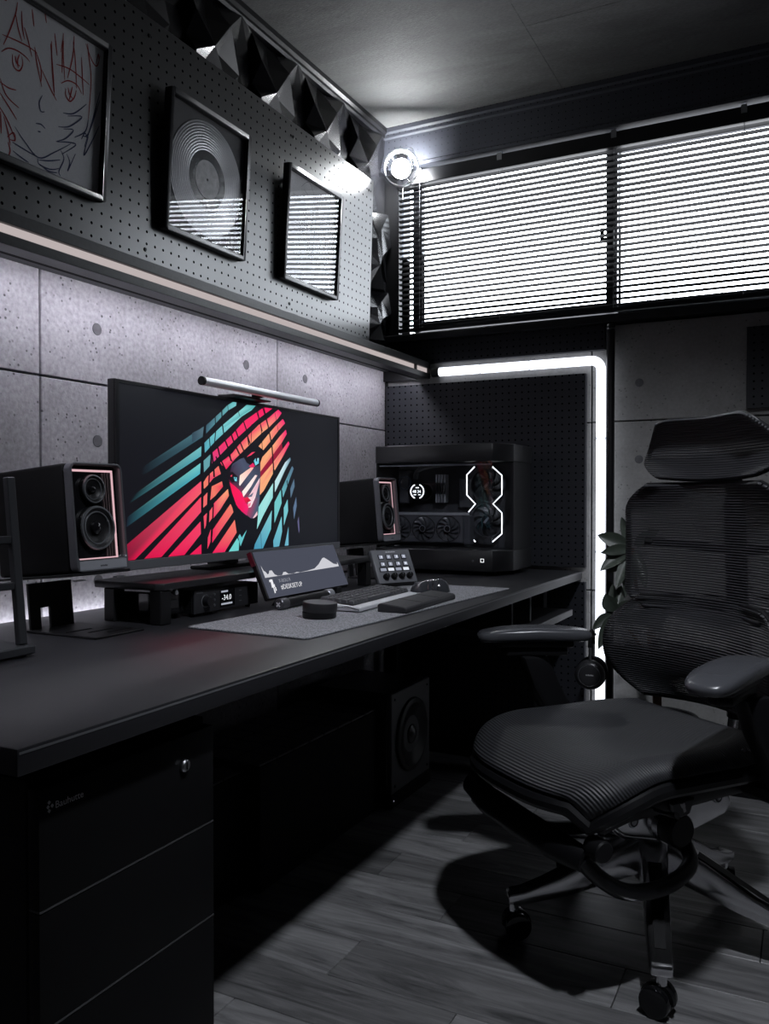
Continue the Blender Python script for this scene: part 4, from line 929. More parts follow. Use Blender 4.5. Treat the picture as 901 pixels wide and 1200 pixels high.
# ---------------------------------------------------------------- macro pad with knobs
sd = thing('macro_pad', 'dark grey macro pad with eight lit keys and four black knobs', 'macro pad', (.455, 2.18, DZ))
ex_ = Vector((.066, .118, 0)).normalized(); bk = Vector((-ex_.y, ex_.x, 0)); ey2 = (bk * .050 + Vector((0, 0, .095))).normalized()
MS = frame_matrix(Vector((.426, 2.118, .744)), ex_, ey2)
SW, SH = .136, .107
build('body', MB().box(0, SW, 0, SH, -.018, 0, MS), mat('macro_pad_grey', (.15, .155, .17), .42), sd, bevel=.004, seg=2)
keyg = emis('key_glow', srgb(150, 155, 170), 1.0); keyi = emis('key_icon', srgb(225, 230, 240), 1.0)
for i in range(4):
    for j in range(2):
        cx, cy = .028 + i * .0268, .082 - j * .0225
        k = build('lcd_key', MB().box(cx - .0095, cx + .0095, cy - .0082, cy + .0082, 0, .0022, MS), mat('key_black', (.03, .032, .036), .3), sd, bevel=.001)
        build('key_screen', MB().box(cx - .0066, cx + .0066, cy - .0056, cy + .0056, .0022, .0025, MS), keyg, k)
        build('key_icon', MB().cyl(MS @ Vector((cx + (.001, -.001, .002, 0)[i], cy, .0025)), MS @ Vector((cx, cy, .0028)), .0036, n=(6, 4, 5, 3)[(i + j) % 4]), keyi, k)
build('touch_strip', MB().box(.012, SW - .014, .036, .050, 0, .0008, MS), mat('key_black'), sd)
for i in range(4): build('strip_panel', MB().box(.016 + i * .0265, .036 + i * .0265, .0385, .0475, .0008, .0011, MS), (keyg, keyi)[i % 2], sd)
for i in range(4):
    c = MS @ Vector((.026 + i * .0272, .020, 0)); n_ = ex_.cross(ey2)
    kn = build('knob', MB().lathe([(.0088, .0002), (.0088, .010), (.0078, .0135), (0, .0135)], c, n_, 24), black, sd)
    build('knob_line', MB().box(-.0006, .0006, .001, .0075, .0136, .0140, MS @ Matrix.Translation((.026 + i * .0272, .020, 0))), silver, kn)
build('maker_print', dashes(MS @ Matrix.Translation((.050, .0965, .0003)), .034, .0038), white, sd, smooth=0)
build('stand_foot', MB().prism([(.014, 0), (SW - .014, 0), (SW - .020, .045), (.020, .045)], 2, DZ + .0045, .7448, Matrix.Translation((.4255, 2.118, 0)) @ frame_matrix((0, 0, 0), ex_, bk)), black, sd)

# ---------------------------------------------------------------- keyboard, wrist rest, mouse, dial, roll
kb = thing('keyboard', 'compact mechanical keyboard with black keys and silver case', 'keyboard', (.570, 1.785, DZ + .0042))
Mk = Matrix.Translation((.570, 1.785, DZ + .0042)) @ Matrix.Rotation(R(2.0), 4, 'Z')
kb.rotation_euler = (0, 0, R(2.0))
kw, kd = .162, .056
case = mat('keyboard_silver', (.82, .83, .86), .38, .35)
build('case', MB().prism([(-kd, .002), (kd, .002), (kd + .001, .012), (-kd, .021)], 1, -kw, kw), case, kb, bevel=.002, local=True)
build('plate', MB().prism([(-kd + .004, .0195), (kd - .0215, .0125), (kd - .0215, .0150), (-kd + .004, .0215)], 1, -kw + .004, kw - .004), black, kb, local=True)
for yy in (-kw, kw): build('side_trim', MB().tube([(-kd + .004, yy * 1.003, .018), (-kd * .3, yy * 1.003, .006), (kd * .4, yy * 1.003, .012), (kd - .003, yy * 1.003, .005)], .0016, 6), chrome, kb, local=True)
def cap(w):
    mb = MB(); a, b, h = .0088, .0062, .0085
    vs = [(-a, -w, 0), (a, -w, 0), (a, w, 0), (-a, w, 0), (-b, -w + .0025, h), (b, -w + .0025, h - .0008), (b, w - .0025, h - .0008), (-b, w - .0025, h)]
    return mb.add(vs, [(0, 3, 2, 1), (4, 5, 6, 7), (0, 1, 5, 4), (1, 2, 6, 5), (2, 3, 7, 6), (3, 0, 4, 7)])
capm = mat('keycap_black', (.040, .041, .047), .5); protos = {}
rows = [[1] * 13 + [2], [1.5] + [1] * 12 + [1.5], [1.75] + [1] * 11 + [2.25], [2.25] + [1] * 10 + [1.75, 1], [1.25, 1.25, 1.25, 6.25, 1, 1, 1, 1, 1]]
for r_, row in enumerate(rows):
    u = (2 * kw - .016) / 15.0; y = -kw + .008; x = -kd + .0125 + r_ * .0176; z = .0212 - r_ * .00135
    for q in row:
        key = round(q * 100); c = (x, y + q * u / 2, z)
        if key not in protos: protos[key] = build('keycap', cap(q * u / 2 - .0009), capm, kb, bevel=.0008, local=True); protos[key].location = c
        else: inst(protos[key], kb, c)
        y += q * u
wrs = thing('wrist_rest', 'black sloping wrist rest lying before the keyboard', 'wrist rest', (.690, 1.808, DZ + .0042), (0, 0, R(1.5)))
build('body', MB().prism([(-.036, 0), (.036, 0), (.036, .0105), (.030, .0140), (-.030, .0195), (-.036, .0165)], 1, -.152, .152), mat('wrist_rest_black', (.022, .022, .025), .55), wrs, bevel=.002, local=True)
for yy in (-.05, .052): build('seam', MB().prism([(-.030, .0194), (.030, .0139), (.030, .0143), (-.030, .0198)], 1, yy - .0008, yy + .0008), blackm, wrs, local=True)
ms = thing('computer_mouse', 'dark glossy mouse with silver ribs behind the wrist rest', 'mouse', (.597, 2.085, DZ + .0042), (0, 0, R(20)))
def mouse_fn(s, t, k=1.0):
    a = (s - .5) * 2; th = PI * t; w_ = .031 * (1 - .18 * a * a) * math.sqrt(max(0, 1 - a ** 4)); h_ = .034 * math.sqrt(max(0, 1 - abs(a) ** 3)) * (1 - .25 * a)
    return (-.055 * a * k, -w_ * math.cos(th) * k, .0003 + h_ * math.sin(th) * k)
P_ = MB(); nu, nv = 18, 14
P_.add([mouse_fn(i / nu, j / nv) for i in range(nu + 1) for j in range(nv + 1)], [(i * (nv + 1) + j, (i + 1) * (nv + 1) + j, (i + 1) * (nv + 1) + j + 1, i * (nv + 1) + j + 1) for i in range(nu) for j in range(nv)])
build('shell', P_, mat('smoked_gloss', (.035, .037, .042), .12), ms, local=True)
for k in (.30, .42, .54): build('rib', MB().tube([mouse_fn(k, j / 12, 1.015) for j in range(1, 12)], .0014, 6), chrome, ms, local=True)
build('scroll_wheel', MB().cyl((.034, -.004, .0225), (.034, .004, .0225), .0085, n=16), black, ms, local=True)
dp = thing('desk_dial', 'round black control dial on the felt mat in front of the keyboard', 'dial', (.588, 1.522, DZ + .0042))
build('base', MB().lathe([(0, 0), (.035, 0), (.0362, .002), (.0365, .013), (.0365, .0135)], (.588, 1.522, DZ + .0042), (0, 0, 1), 40), black, dp)
Mt_ = Vector((.06, 0, 1)).normalized()
build('cap', MB().lathe([(.0366, .0138), (.0372, .015), (.0372, .031), (.0360, .0335), (.0335, .0338), (.033, .0330), (0, .0326)], (.588, 1.522, DZ + .0042), Mt_, 44), mat('dial_black', (.016, .016, .018), .45), dp)
build('cap_top', MB().lathe([(0, .0330), (.0325, .0334)], (.588, 1.522, DZ + .0042), Mt_, 40), mat('dial_top', (.06, .062, .07), .5), dp)
rl = thing('boom_tube', 'black cylinder with a silver end cap lying beneath the bar display', 'cylinder', (.44, 1.69, DZ + .0042))
pa, pb_ = Vector((.446, 1.590, DZ + .0172)), Vector((.440, 1.800, DZ + .0172))
build('tube', MB().cyl(pa, pb_, .0112, n=20), black, rl)
build('end_cap', MB().lathe([(.0128, .030), (.0130, .026), (.0130, .002), (.0115, 0), (.006, -.001), (0, -.001)], pa - Vector((0, .012, 0)), (pb_ - pa), 24), mat('cap_grey', (.10, .10, .11), .3, .6), rl)
mk = MB()
for s_ in (-1, 1): mk.add([Vector((.446 + a * .0045 + b * s_ * .0012, 1.5766, DZ + .0172 + s_ * a * .0045 - b * .0012)) for a, b in ((-1, -1), (1, -1), (1, 1), (-1, 1))], [(0, 1, 2, 3)])
build('cap_mark', mk, white, rl, smooth=0, kind='stuff')
build('far_cap', MB().cyl(pb_ - Vector((0, .004, 0)), pb_ + Vector((0, .022, 0)), .0128, n=20), silver, rl, bevel=.002)

# ---------------------------------------------------------------- ladder-shaped metal stand at the desk's near end
ls = thing('ladder_stand', 'dark metal ladder-like stand leaning at the desk end beside the speaker', 'stand', (.34, .84, DZ))
lm = mat('stand_grey_metal', (.055, .057, .063), .4, .5)
def bar(a, b, w, d):
    a, b = Vector(a), Vector(b); dr = (b - a); L_ = dr.length; dr.normalize(); sx_ = Vector((0, 1, 0)) if abs(dr.y) < .9 else Vector((0, 0, 1)); sx_ = (sx_ - dr * sx_.dot(dr)).normalized(); sy_ = dr.cross(sx_)
    M = Matrix(((sx_.x, sy_.x, dr.x, a.x), (sx_.y, sy_.y, dr.y, a.y), (sx_.z, sy_.z, dr.z, a.z), (0, 0, 0, 1)))
    return MB().box(-w / 2, w / 2, -d / 2, d / 2, 0, L_, M)
for yy in (.946, .735): build('rail', bar((.372, yy, .749), (.344, yy, 1.022), .016, .012), lm, ls, bevel=.0015)
for zz in (.92, .845): build('rung', bar((.372 - (zz - .749) * .1026, .7435, zz), (.372 - (zz - .749) * .1026, .9375, zz), .012, .010), lm, ls, bevel=.001)
build('foot_plate', MB().box(.240, .392, .722, .958, DZ + .0040, .7485), lm, ls, bevel=.002)
for xx in (.26, .375):
    for yy in (.735, .945): build('rubber_foot', MB().cyl((xx, yy, DZ + .0003), (xx, yy, DZ + .0042), .006, n=12), blackm, ls)
# ================================================================ computer case
pc = thing('computer_case', 'black glass-fronted computer case with white octagon fan rings', 'computer', (.39, 2.76, DZ))
PX0, PXC, PX1, PYF, PYC, PYB = .150, .585, .632, 2.620, 2.700, 2.900
plan = lambda g=0.0: [(PX0 + g, PYF + g), (PXC - g * .4, PYF + g), (PX1 - g, PYC + g * .4), (PX1 - g, PYB - g), (PX0 + g, PYB - g)]
pcm = mat('case_black', (.011, .011, .0125), .42, spec=.35)
for xx, yy in ((.20, 2.66), (.56, 2.68), (.20, 2.86), (.59, 2.86)): build('foot', MB().cyl((xx, yy, DZ + .0004), (xx, yy, .7445), .018, n=16), blackm, pc)
build('base', MB().prism(plan(), 2, .7450, .815), pcm, pc, bevel=.002)
build('top', MB().prism(plan(), 2, 1.113, 1.172), pcm, pc, bevel=.002)
build('back_panel', MB().box(PX0 + .003, PX1 - .003, PYB - .006, PYB - .001, .8155, 1.1125), pcm, pc)
build('left_panel', MB().box(PX0 + .002, PX0 + .006, PYF + .004, PYB - .0065, .8155, 1.1125), pcm, pc)
build('right_panel', MB().box(PX1 - .006, PX1 - .002, PYC + .03, PYB - .0065, .8155, 1.1125), pcm, pc)
build('mesh_pillar', MB().box(PX1 - .010, PX1 - .002, PYC + .004, PYC + .029, .8155, 1.1125), pcm, pc)
cg = glassmat('smoked_glass', (.92, .93, .95), 1.25, 0.0, .5)
build('front_glass', MB().box(PX0 + .004, PXC - .002, PYF + .004, PYF + .008, .8155, 1.1125), cg, pc)
build('corner_glass', MB().prism([(PXC - .0015, PYF + .004), (PX1 - .004, PYC + .002), (PX1 - .0075, PYC + .0042), (PXC - .004, PYF + .008)], 2, .8155, 1.1125), cg, pc)
build('inner_edge', MB().box(PX0 + .010, PXC - .01, PYF + .012, PYF + .018, 1.100, 1.105), mat('edge_light_grey', (.16, .165, .18), .3, .5), pc)
build('tray', MB().box(PX0 + .0065, PX1 - .0065, 2.800, 2.806, .8157, 1.1123), mat('tray_black', (.035, .035, .040), .6), pc)
wl_ = emis('fan_ring_glow', (.92, .96, 1.0), 2.6)
bladem = mat('fan_blade', (.06, .06, .066), .35)
def blades(c, axis, r, n, tw, hub):
    axis = Vector(axis).normalized(); a = Vector((1, 0, 0)); b = axis.cross(a); mb = MB()
    for k in range(n):
        t0_ = 2 * PI * k / n; rows_ = []
        for i in range(5):
            q = hub + (r - hub) * i / 4; th = t0_ + .55 * i / 4
            for s_ in (0, 1): rows_.append(Vector(c) + (a * math.cos(th + s_ * tw) + b * math.sin(th + s_ * tw)) * q + axis * (.005 if s_ else -.004))
        mb.add(rows_, [(2 * i, 2 * i + 2, 2 * i + 3, 2 * i + 1) for i in range(4)])
    return mb
FX = .522
for cz in (1.036, .914):
    fo = build('fan_frame', MB().lathe([(.0575, 0), (.0605, 0), (.0605, .022), (.0575, .022)], (FX, 2.742, cz), (0, 1, 0), 40, True), dgrey, pc)
    build('blades', blades((FX, 2.752, cz), (0, -1, 0), .056, 9, .42, .02), bladem, fo, smooth=0, kind='stuff')
    build('hub', MB().lathe([(0, .012), (.016, .012), (.019, .009), (.019, -.008)], (FX, 2.748, cz), (0, -1, 0), 24), blacks, fo)
    build('hub_mark', MB().add([Vector((FX + a, 2.7357, cz + b)) for a, b in ((-.012, -.008), (.006, .012), (.010, .006), (-.004, -.012))], [(0, 1, 2, 3)]), silver, fo, smooth=0)
def Q(px, py): return at_y(px, py, 2.738)
for pts in ([(577, 547), (588, 557), (588, 580), (577.5, 590.5), (588, 601), (588, 625.5), (577, 635)], [(556, 547), (547, 556.5), (547, 580), (557, 590.5), (549, 600)], [(549, 626.5), (557, 635)]):
    build('light_ring', MB().tube([Q(*p) for p in pts], .0021, 6), wl_, pc, label='white glowing octagon edge')
# pump head with read-out
pcx = at_y(493, 576, 2.765)
ph = build('pump_head', MB().lathe([(0, .030), (.028, .030), (.031, .027), (.031, -.03)], pcx, (0, -1, 0), 36), blacks, pc)
for a0, a1 in ((100, 260), (-80, 80)): build('ring_arc', MB().tube([pcx + Vector((.0255 * math.cos(R(a)), -.0312, .0255 * math.sin(R(a)))) for a in range(a0 + 12, a1 - 11, 8)], .0018, 6), wl_, ph)
Mh = lambda x, z: frame_matrix((pcx.x + x, pcx.y - .0312, pcx.z + z), (1, 0, 0), (0, 0, 1))
build('readout', text_mesh('48 34', .0145, Mh(-.0185, -.005)), wl_, ph, smooth=0)
build('readout_bar', MB().box(pcx.x - .006, pcx.x + .006, pcx.y - .0313, pcx.y - .0311, pcx.z + .012, pcx.z + .015), wl_, ph)
for s_ in (-1, 1): build('readout_bar', MB().box(pcx.x + s_ * .009 - .005, pcx.x + s_ * .009 + .005, pcx.y - .0313, pcx.y - .0311, pcx.z - .013, pcx.z - .011), wl_, ph)
for k in range(2):
    pts = [at_y(486 + 2 * k, 561, 2.75), at_y(488 + 2 * k, 553 - 2 * k, 2.745), at_y(500, 548 - 4 * k, 2.735), at_y(520, 545 - 4 * k, 2.725), at_y(545, 543 - 3 * k, 2.715), at_y(572, 541.5 - 2 * k, 2.71)]
    build('coolant_hose', MB().tube(curve([tuple(p) for p in pts], 4), .0065, 10), mat('hose_black', (.06, .06, .066), .35), pc)
for k in range(4):
    a, b = at_y(512.2 + 3.2 * k, 556, 2.775), at_y(512.2 + 3.2 * k, 589, 2.775)
    rm = build('memory_stick', MB().box(a.x - .0032, a.x + .0032, 2.765, 2.7995, b.z, a.z), mat('ram_silver', (.55, .56, .6), .3, .7), pc, bevel=.001)
    build('ram_notch', MB().box(a.x - .0034, a.x + .0034, 2.7640, 2.7648, (a.z + b.z) / 2 - .02, (a.z + b.z) / 2 + .02), blacks, rm)
build('motherboard_block', MB().box(.40, .455, 2.785, 2.7995, .955, 1.06), mat('board_dark', (.08, .082, .09), .4, .4), pc, bevel=.003)
build('io_cover', MB().box(.175, .215, 2.76, 2.7995, .97, 1.09), mat('board_dark'), pc, bevel=.004)
build('io_fan', MB().lathe([(.022, 0), (.026, 0), (.026, .012), (.022, .012)], (.205, 2.745, 1.045), (0, 1, 0), 24, True), mat('blue_grey_fan', (.05, .07, .11), .35), pc)
# graphics card facing the glass
gp = build('graphics_card', MB().box(.175, .4625, 2.668, 2.705, .835, .941), mat('gpu_black', (.065, .066, .072), .4), pc, bevel=.003)
build('top_strip', MB().box(.177, .486, 2.6660, 2.6678, .931, .9395), mat('gpu_strip', (.5, .51, .53), .35, .6), gp)
build('end_cover', MB().box(.4630, .4885, 2.668, 2.705, .830, .9300), dgrey, gp, bevel=.003)
for gx in (.2225, .3155, .4085):
    gf = build('gpu_fan', MB().lathe([(.0425, .002), (.0445, .002), (.0445, -.004), (.0425, -.004)], (gx, 2.668, .884), (0, -1, 0), 36, True), black, pc)
    build('gpu_blades', blades((gx, 2.6660, .884), (0, -1, 0), .041, 11, .34, .012), bladem, gf, smooth=0, kind='stuff')
    build('gpu_hub', MB().lathe([(0, .010), (.0095, .010), (.0115, .008), (.0115, -.001)], (gx, 2.667, .884), (0, -1, 0), 20), black, gf)
    build('hub_ring', MB().lathe([(.0095, .0098), (.0098, .0112), (.0112, .0112), (.0115, .0098)], (gx, 2.667, .884), (0, -1, 0), 24), silver, gf)
pw = at_y(565, 657, PYF)
mbp = MB(); s_ = .0062; w_ = .0018
mbp.box(pw.x - s_, pw.x + s_, PYF - .001, PYF - .0002, pw.z + s_ - w_, pw.z + s_).box(pw.x - s_, pw.x + s_, PYF - .001, PYF - .0002, pw.z - s_, pw.z - s_ + w_).box(pw.x - s_, pw.x - s_ + w_, PYF - .001, PYF - .0002, pw.z - s_ + w_, pw.z + s_ - w_).box(pw.x + s_ - w_, pw.x + s_, PYF - .001, PYF - .0002, pw.z - s_ + w_, pw.z + s_ - w_)
build('power_button', mbp, emis('power_glow', (.95, .97, 1), 1.1), pc, label='square lit power button')
build('audio_jack', MB().lathe([(.002, .0006), (.0034, .0006), (.0034, 0)], (pw.x - .033, PYF - .0002, pw.z - .002), (0, -1, 0), 16), mgrey, pc)

# ================================================================ office chair (local: +x is where it faces, +y its left)
CH = Vector((1.203, 1.963, 0)); FACE = math.atan2(-.79, -.61)
ch = thing('office_chair', 'black mesh ergonomic office chair with headrest and chrome star base', 'chair', tuple(CH), (0, 0, FACE))
L = dict(local=True)
mesh_s = meshmat('chair_mesh_seat', (.030, .031, .035), .0068, 0.0, .5)
mesh_b = meshmat('chair_mesh_back', (.024, .025, .029), .0062, .10, .5)
frame_m = mat('chair_frame_black', (.006, .006, .007), .40, spec=.3)
pol = mat('chair_aluminium', (.72, .72, .74), .20, 1.0)
# five-star base
WA = [math.atan2(-.318, .069) + 2 * PI * k / 5 for k in range(5)]
hub = build('base_hub', MB().lathe([(0, .128), (.040, .128), (.044, .14), (.044, .215), (.036, .235), (0, .235)], (0, 0, 0), (0, 0, 1), 28), pol, ch, **L)
for k, wa in enumerate(WA):
    a = wa - FACE; Ma = Matrix.Rotation(a, 4, 'Z')
    prof = [(.030, .228), (.12, .190), (.22, .138), (.300, .108), (.327, .104), (.333, .098), (.333, .080), (.31, .078), (.20, .098), (.10, .128), (.030, .150)]
    n = len(prof); vs = []
    for s_ in (-1, 1):
        for (r_, z_) in prof: vs.append(Ma @ Vector((r_, s_ * (.031 - .034 * (r_ - .03)), z_)))
    arm = build('base_arm', MB().add(vs, [tuple(range(n)), tuple(range(n, 2 * n))[::-1]] + [(i, (i + 1) % n, n + (i + 1) % n, n + i) for i in range(n)]), pol, ch, bevel=.005, seg=2, **L)
    build('arm_inlay', MB().add([Ma @ Vector(p) for p in ((.10, -.014, .2015), (.10, .014, .2015), (.29, .0105, .1135), (.29, -.0105, .1135))], [(0, 1, 2, 3)]), frame_m, arm, smooth=0, **L)
    # caster
    rot = Ma @ Matrix.Translation((.318, 0, 0)) @ Matrix.Rotation(1.1 + k * 1.3, 4, 'Z')
    cs = build('caster', MB().cyl(rot @ Vector((-.006, -.026, .030)), rot @ Vector((-.006, -.006, .030)), .0295, n=24).cyl(rot @ Vector((-.006, .006, .030)), rot @ Vector((-.006, .026, .030)), .0295, n=24), blackg, ch, bevel=.004, seg=2, **L)
    hood = MB()
    pf = [(-.006 + .033 * math.cos(R(t)), .030 + .033 * math.sin(R(t))) for t in range(-5, 186, 19)]
    hood.prism(pf + [(-.034, .034), (-.006, .040), (.022, .034)], 1, -.0055, .0055, rot)
    build('hood', hood, black, cs, **L)
    build('stem', MB().cyl(Ma @ Vector((.318, 0, .060)), Ma @ Vector((.318, 0, .085)), .011, n=14), pol, cs, **L)
build('gas_lift', MB().lathe([(.028, .235), (.028, .262), (.018, .263), (.018, .33)], (0, 0, 0), (0, 0, 1), 24), blacks, ch, **L)
# tilt mechanism
mech = build('tilt_housing', MB().prism([(-.17, .290), (-.15, .270), (-.04, .246), (.06, .243), (.15, .264), (.185, .300), (.17, .335), (-.15, .348)], 1, -.075, .075), pol, ch, bevel=.010, seg=3, **L)
build('tension_knob', MB().lathe([(.034, 0), (.036, .004), (.036, .034), (.031, .040), (0, .040)], (.035, .088, .280), (0, 1, 0), 32), black, mech, **L)
build('knob_collar', MB().lathe([(.030, -.012), (.0385, -.012), (.0385, .004), (.030, .004)], (.035, .088, .280), (0, 1, 0), 32, True), chrome, mech, **L)
for (xx, zz) in ((.125, .300), (-.12, .315)):
    b_ = build('bolt', MB().lathe([(0, .006), (.006, .006), (.007, .004), (.013, .004), (.014, 0)], (xx, .0755, zz), (0, 1, 0), 20), steel, ch, **L)
    build('bolt_ring', MB().lathe([(.0075, .0046), (.0105, .0046)], (xx, .0755, zz), (0, 1, 0), 20), black, b_, **L)
build('back_link', MB().tube([(-.14, 0, .325), (-.22, 0, .335), (-.268, 0, .40), (-.275, 0, .50)], [.034, .032, .028, .024], 12), pol, ch, **L)
# seat pan and mesh seat
build('seat_pan', MB().prism([(-.10, .372), (.22, .365), (.31, .345), (.34, .360), (.29, .395), (-.10, .425)], 1, -.205, .205), frame_m, ch, bevel=.012, seg=2, **L)
for s_ in (-1, 1):
    build('seat_rail', MB().tube([(-.12, s_ * .150, .372), (.0, s_ * .150, .360), (.20, s_ * .150, .352), (.31, s_ * .150, .352)], .014, 8), frame_m, ch, **L)
def seat(s, t):
    v = (t - .5) * 2; av = abs(v)
    u = -.110 + .535 * s
    z = .478 - .020 * (1 - v * v) * math.sin(PI * min(1, s * 1.15)) + .006 * av ** 4 - .004 * (1 - s) ** 3
    if s > .58: q = (s - .58) / .42; z -= .066 * q ** 2.0; u -= .030 * q ** 3
    hw = .250 * (1 - .20 * max(0, (s - .72) / .28) ** 2.2) * (1 - .16 * max(0, (.22 - s) / .22) ** 2)
    u -= .055 * av ** 3 * max(0, (s - .5) / .5)
    z -= .034 * max(0, (av - .78) / .22) ** 2
    return (u, v * hw, z)
surf('seat_mesh', seat, 46, 32, mesh_s, ch, .022)
rim = [seat(s / 20, 0) for s in range(0, 21)] + [seat(1, t / 12) for t in range(1, 13)] + [seat(1 - s / 20, 1) for s in range(1, 21)]
build('seat_rim', MB().tube([Vector(p) + Vector((0, 0, -.016)) for p in rim], .017, 10), frame_m, ch, **L)
lp = build('seat_tab', MB().prism([(.09, .392), (.155, .388), (.150, .366), (.135, .356), (.105, .360)], 1, .2062, .2165), mat('tab_grey', (.045, .046, .05), .45), ch, bevel=.003, **L)
em = MB()
for pts in ([(.116, .368), (.122, .366), (.126, .376), (.120, .380)], [(.118, .378), (.128, .376), (.133, .385), (.126, .384), (.121, .386)]): em.add([(x, .2168, z) for x, z in pts], [tuple(range(len(pts)))])
build('tab_emblem', em, mat('emblem_print', (.42, .42, .44), .5), lp, smooth=0, kind='stuff', **L)
build('lever', MB().tube([(.19, .18, .378), (.19, .235, .382), (.185, .262, .386)], [.006, .006, .010], 8, flat=.6), chrome, ch, **L)
# foot rest folded beneath the seat
def fr_pad(s, t):
    v = -.215 + .43 * s; a = 2 * PI * t
    return (.330 + .034 * math.cos(a) * .9 - .10 * (abs(v) / .215) ** 4 * .25, v, .322 + .020 * math.sin(a) - .020 * math.cos(a))
fr = build('foot_rest', MB().tube([(.318, -.225, .338), (.352, -.212, .330), (.366, -.12, .322), (.370, 0, .318), (.366, .12, .312), (.350, .195, .306)], [.018, .026, .030, .031, .030, .024], 14, flat=.62), frame_m, ch, **L)
for s_ in (-1, 1):
    build('foot_rest_arm', MB().tube(curve([(.352, s_ * .185, .304), (.310, s_ * .190, .262), (.250, s_ * .190, .224), (.17, s_ * .178, .204), (.08, s_ * .155, .198), (.00, s_ * .115, .205), (-.035, s_ * .06, .225)], 4), .0165, 12), frame_m, ch, **L)
    build('hinge', MB().cyl((.332, s_ * .190, .330), (.332, s_ * .232, .330), .021, n=18), black, ch, bevel=.003, **L)
# backrest: spine, lumbar and upper mesh panels, headrest
def panel(z0, z1, hw, uf, tl, rt=.30, rb=.30, p=2.6):
    """rounded panel; uf(v, q) gives the depth, q in 0..1 upward; tl(q) scales the half width"""
    def f(s, t):
        v = (t - .5) * 2; q = s
        e = max(0, (q - (1 - rt)) / rt); e2 = max(0, (rb - q) / rb)
        w = hw * tl(q) * (1 - .30 * e ** p - .30 * e2 ** p)
        z = z0 + (z1 - z0) * q
        return (uf(v, q), v * w, z)
    return f
def rim_of(f, n=16):
    return [f(0, t / n) for t in range(n + 1)] + [f(s / n, 1) for s in range(1, n + 1)] + [f(1, 1 - t / n) for t in range(1, n + 1)] + [f(1 - s / n, 0) for s in range(1, n + 1)]
lum = panel(.500, .742, .262, lambda v, q: -.185 + .050 * math.sin(PI * min(1, q * 1.05)) + .062 * v * v, lambda q: 1 - .06 * (1 - q) ** 2, .42, .40, 2.2)
upp = panel(.716, 1.022, .243, lambda v, q: -.180 - .012 * math.sin(PI * q) + .050 * v * v, lambda q: 1 + .03 * math.sin(PI * q), .24, .14, 2.4)
def hd(s, t):
    v = (t - .5) * 2; q = s
    w = .208 * (1 - .34 * max(0, (q - .30) / .70) ** 1.7 - .30 * max(0, (.35 - q) / .35) ** 2.2)
    z = 1.040 + .143 * q - .007 * q * (1 - v * v) - .008 * (1 - q) * (1 - v * v) - .014 * q * abs(v) ** 7
    return (-.165 - .028 * math.sin(PI * q) + .022 * v * v + .014 * q, v * w + .002, z)
for nm, f, rr_ in (('lumbar_mesh', lum, .008), ('back_mesh', upp, .006), ('headrest_mesh', hd, .005)):
    q = surf(nm, f, 36, 30, mesh_b, ch, .006)
    build(nm.replace('mesh', 'frame'), MB().tube([Vector(p) + Vector((-.010, 0, 0)) for p in rim_of(f)], rr_, 10), frame_m, q, **L)
build('spine', MB().tube(curve([(-.275, 0, .46), (-.272, 0, .60), (-.262, 0, .78), (-.255, 0, .92), (-.250, 0, 1.02), (-.232, 0, 1.09)], 4), [.030] * 6 + [.026] * 9 + [.020] * 6, 12), frame_m, ch, **L)
for zz, w in ((.62, .19), (.88, .20)):
    u0 = -.258 if zz < .7 else -.245
    build('back_bracket', MB().tube(curve([(u0 + .085, -w, zz), (u0 + .020, -w * .5, zz - .01), (u0, 0, zz - .015), (u0 + .020, w * .5, zz - .01), (u0 + .085, w, zz)], 4), .011, 8), frame_m, ch, **L)
build('headrest_bracket', MB().box(-.232, -.190, -.042, .042, 1.022, 1.046), dgrey, ch, bevel=.006, **L)
# arm rests
def armrest(s_, u0, va, rot, hl, back):
    Mr = Matrix.Translation((u0, s_ * va, 0)) @ Matrix.Rotation(rot, 4, 'Z')
    def outline(k, n=24):
        out = []
        for i in range(n):
            a = 2 * PI * i / n; c, sn_ = math.cos(a), math.sin(a)
            out.append((math.copysign(abs(c) ** .50, c) * hl * k, math.copysign(abs(sn_) ** .55, sn_) * .049 * k))
        return out
    rings = []
    for (k, z) in ((.86, .642), (.97, .647), (1.0, .656), (.992, .663), (.93, .6685), (.60, .6715), (.0, .6725)):
        rings.append([Mr @ Vector((x, y, z - .012 * (x / hl) ** 2 * (1 if x > 0 else .6))) for x, y in outline(max(k, 1e-4))])
    mb = MB(); n = 24; mb.v = [p for r_ in rings for p in r_]
    mb.f = [(i * n + j, i * n + (j + 1) % n, (i + 1) * n + (j + 1) % n, (i + 1) * n + j) for i in range(len(rings) - 1) for j in range(n)] + [tuple(range(n))[::-1]]
    pad = build('arm_pad', mb, mat('arm_pad_grey', (.065, .067, .075), .27), ch, smooth=50, **L)
    build('pad_plate', MB().prism([(-.095, -.030), (.085, -.030), (.10, 0), (.085, .030), (-.095, .030)], 2, .622, .640, Mr), frame_m, ch, bevel=.006, seg=2, **L)
    build('pad_slider', MB().prism([(-.080, -.024), (.070, -.024), (.085, 0), (.070, .024), (-.080, .024)], 2, .602, .6215, Mr), frame_m, ch, bevel=.005, seg=2, **L)
    build('arm_post', MB().prism([(u0 - .03 - back, .602), (u0 + .045 - back, .602), (u0 + .01 - back, .52), (u0 - .06 - back, .40), (u0 - .11 - back, .385), (u0 - .13 - back, .42), (u0 - .065 - back, .53)], 1, s_ * va - .022, s_ * va + .022), frame_m, ch, bevel=.010, seg=2, **L)
    build('arm_bracket', MB().box(u0 - .135 - back, u0 - .055 - back, min(s_ * .20, s_ * va), max(s_ * .20, s_ * va), .375, .41), frame_m, ch, bevel=.008, **L)
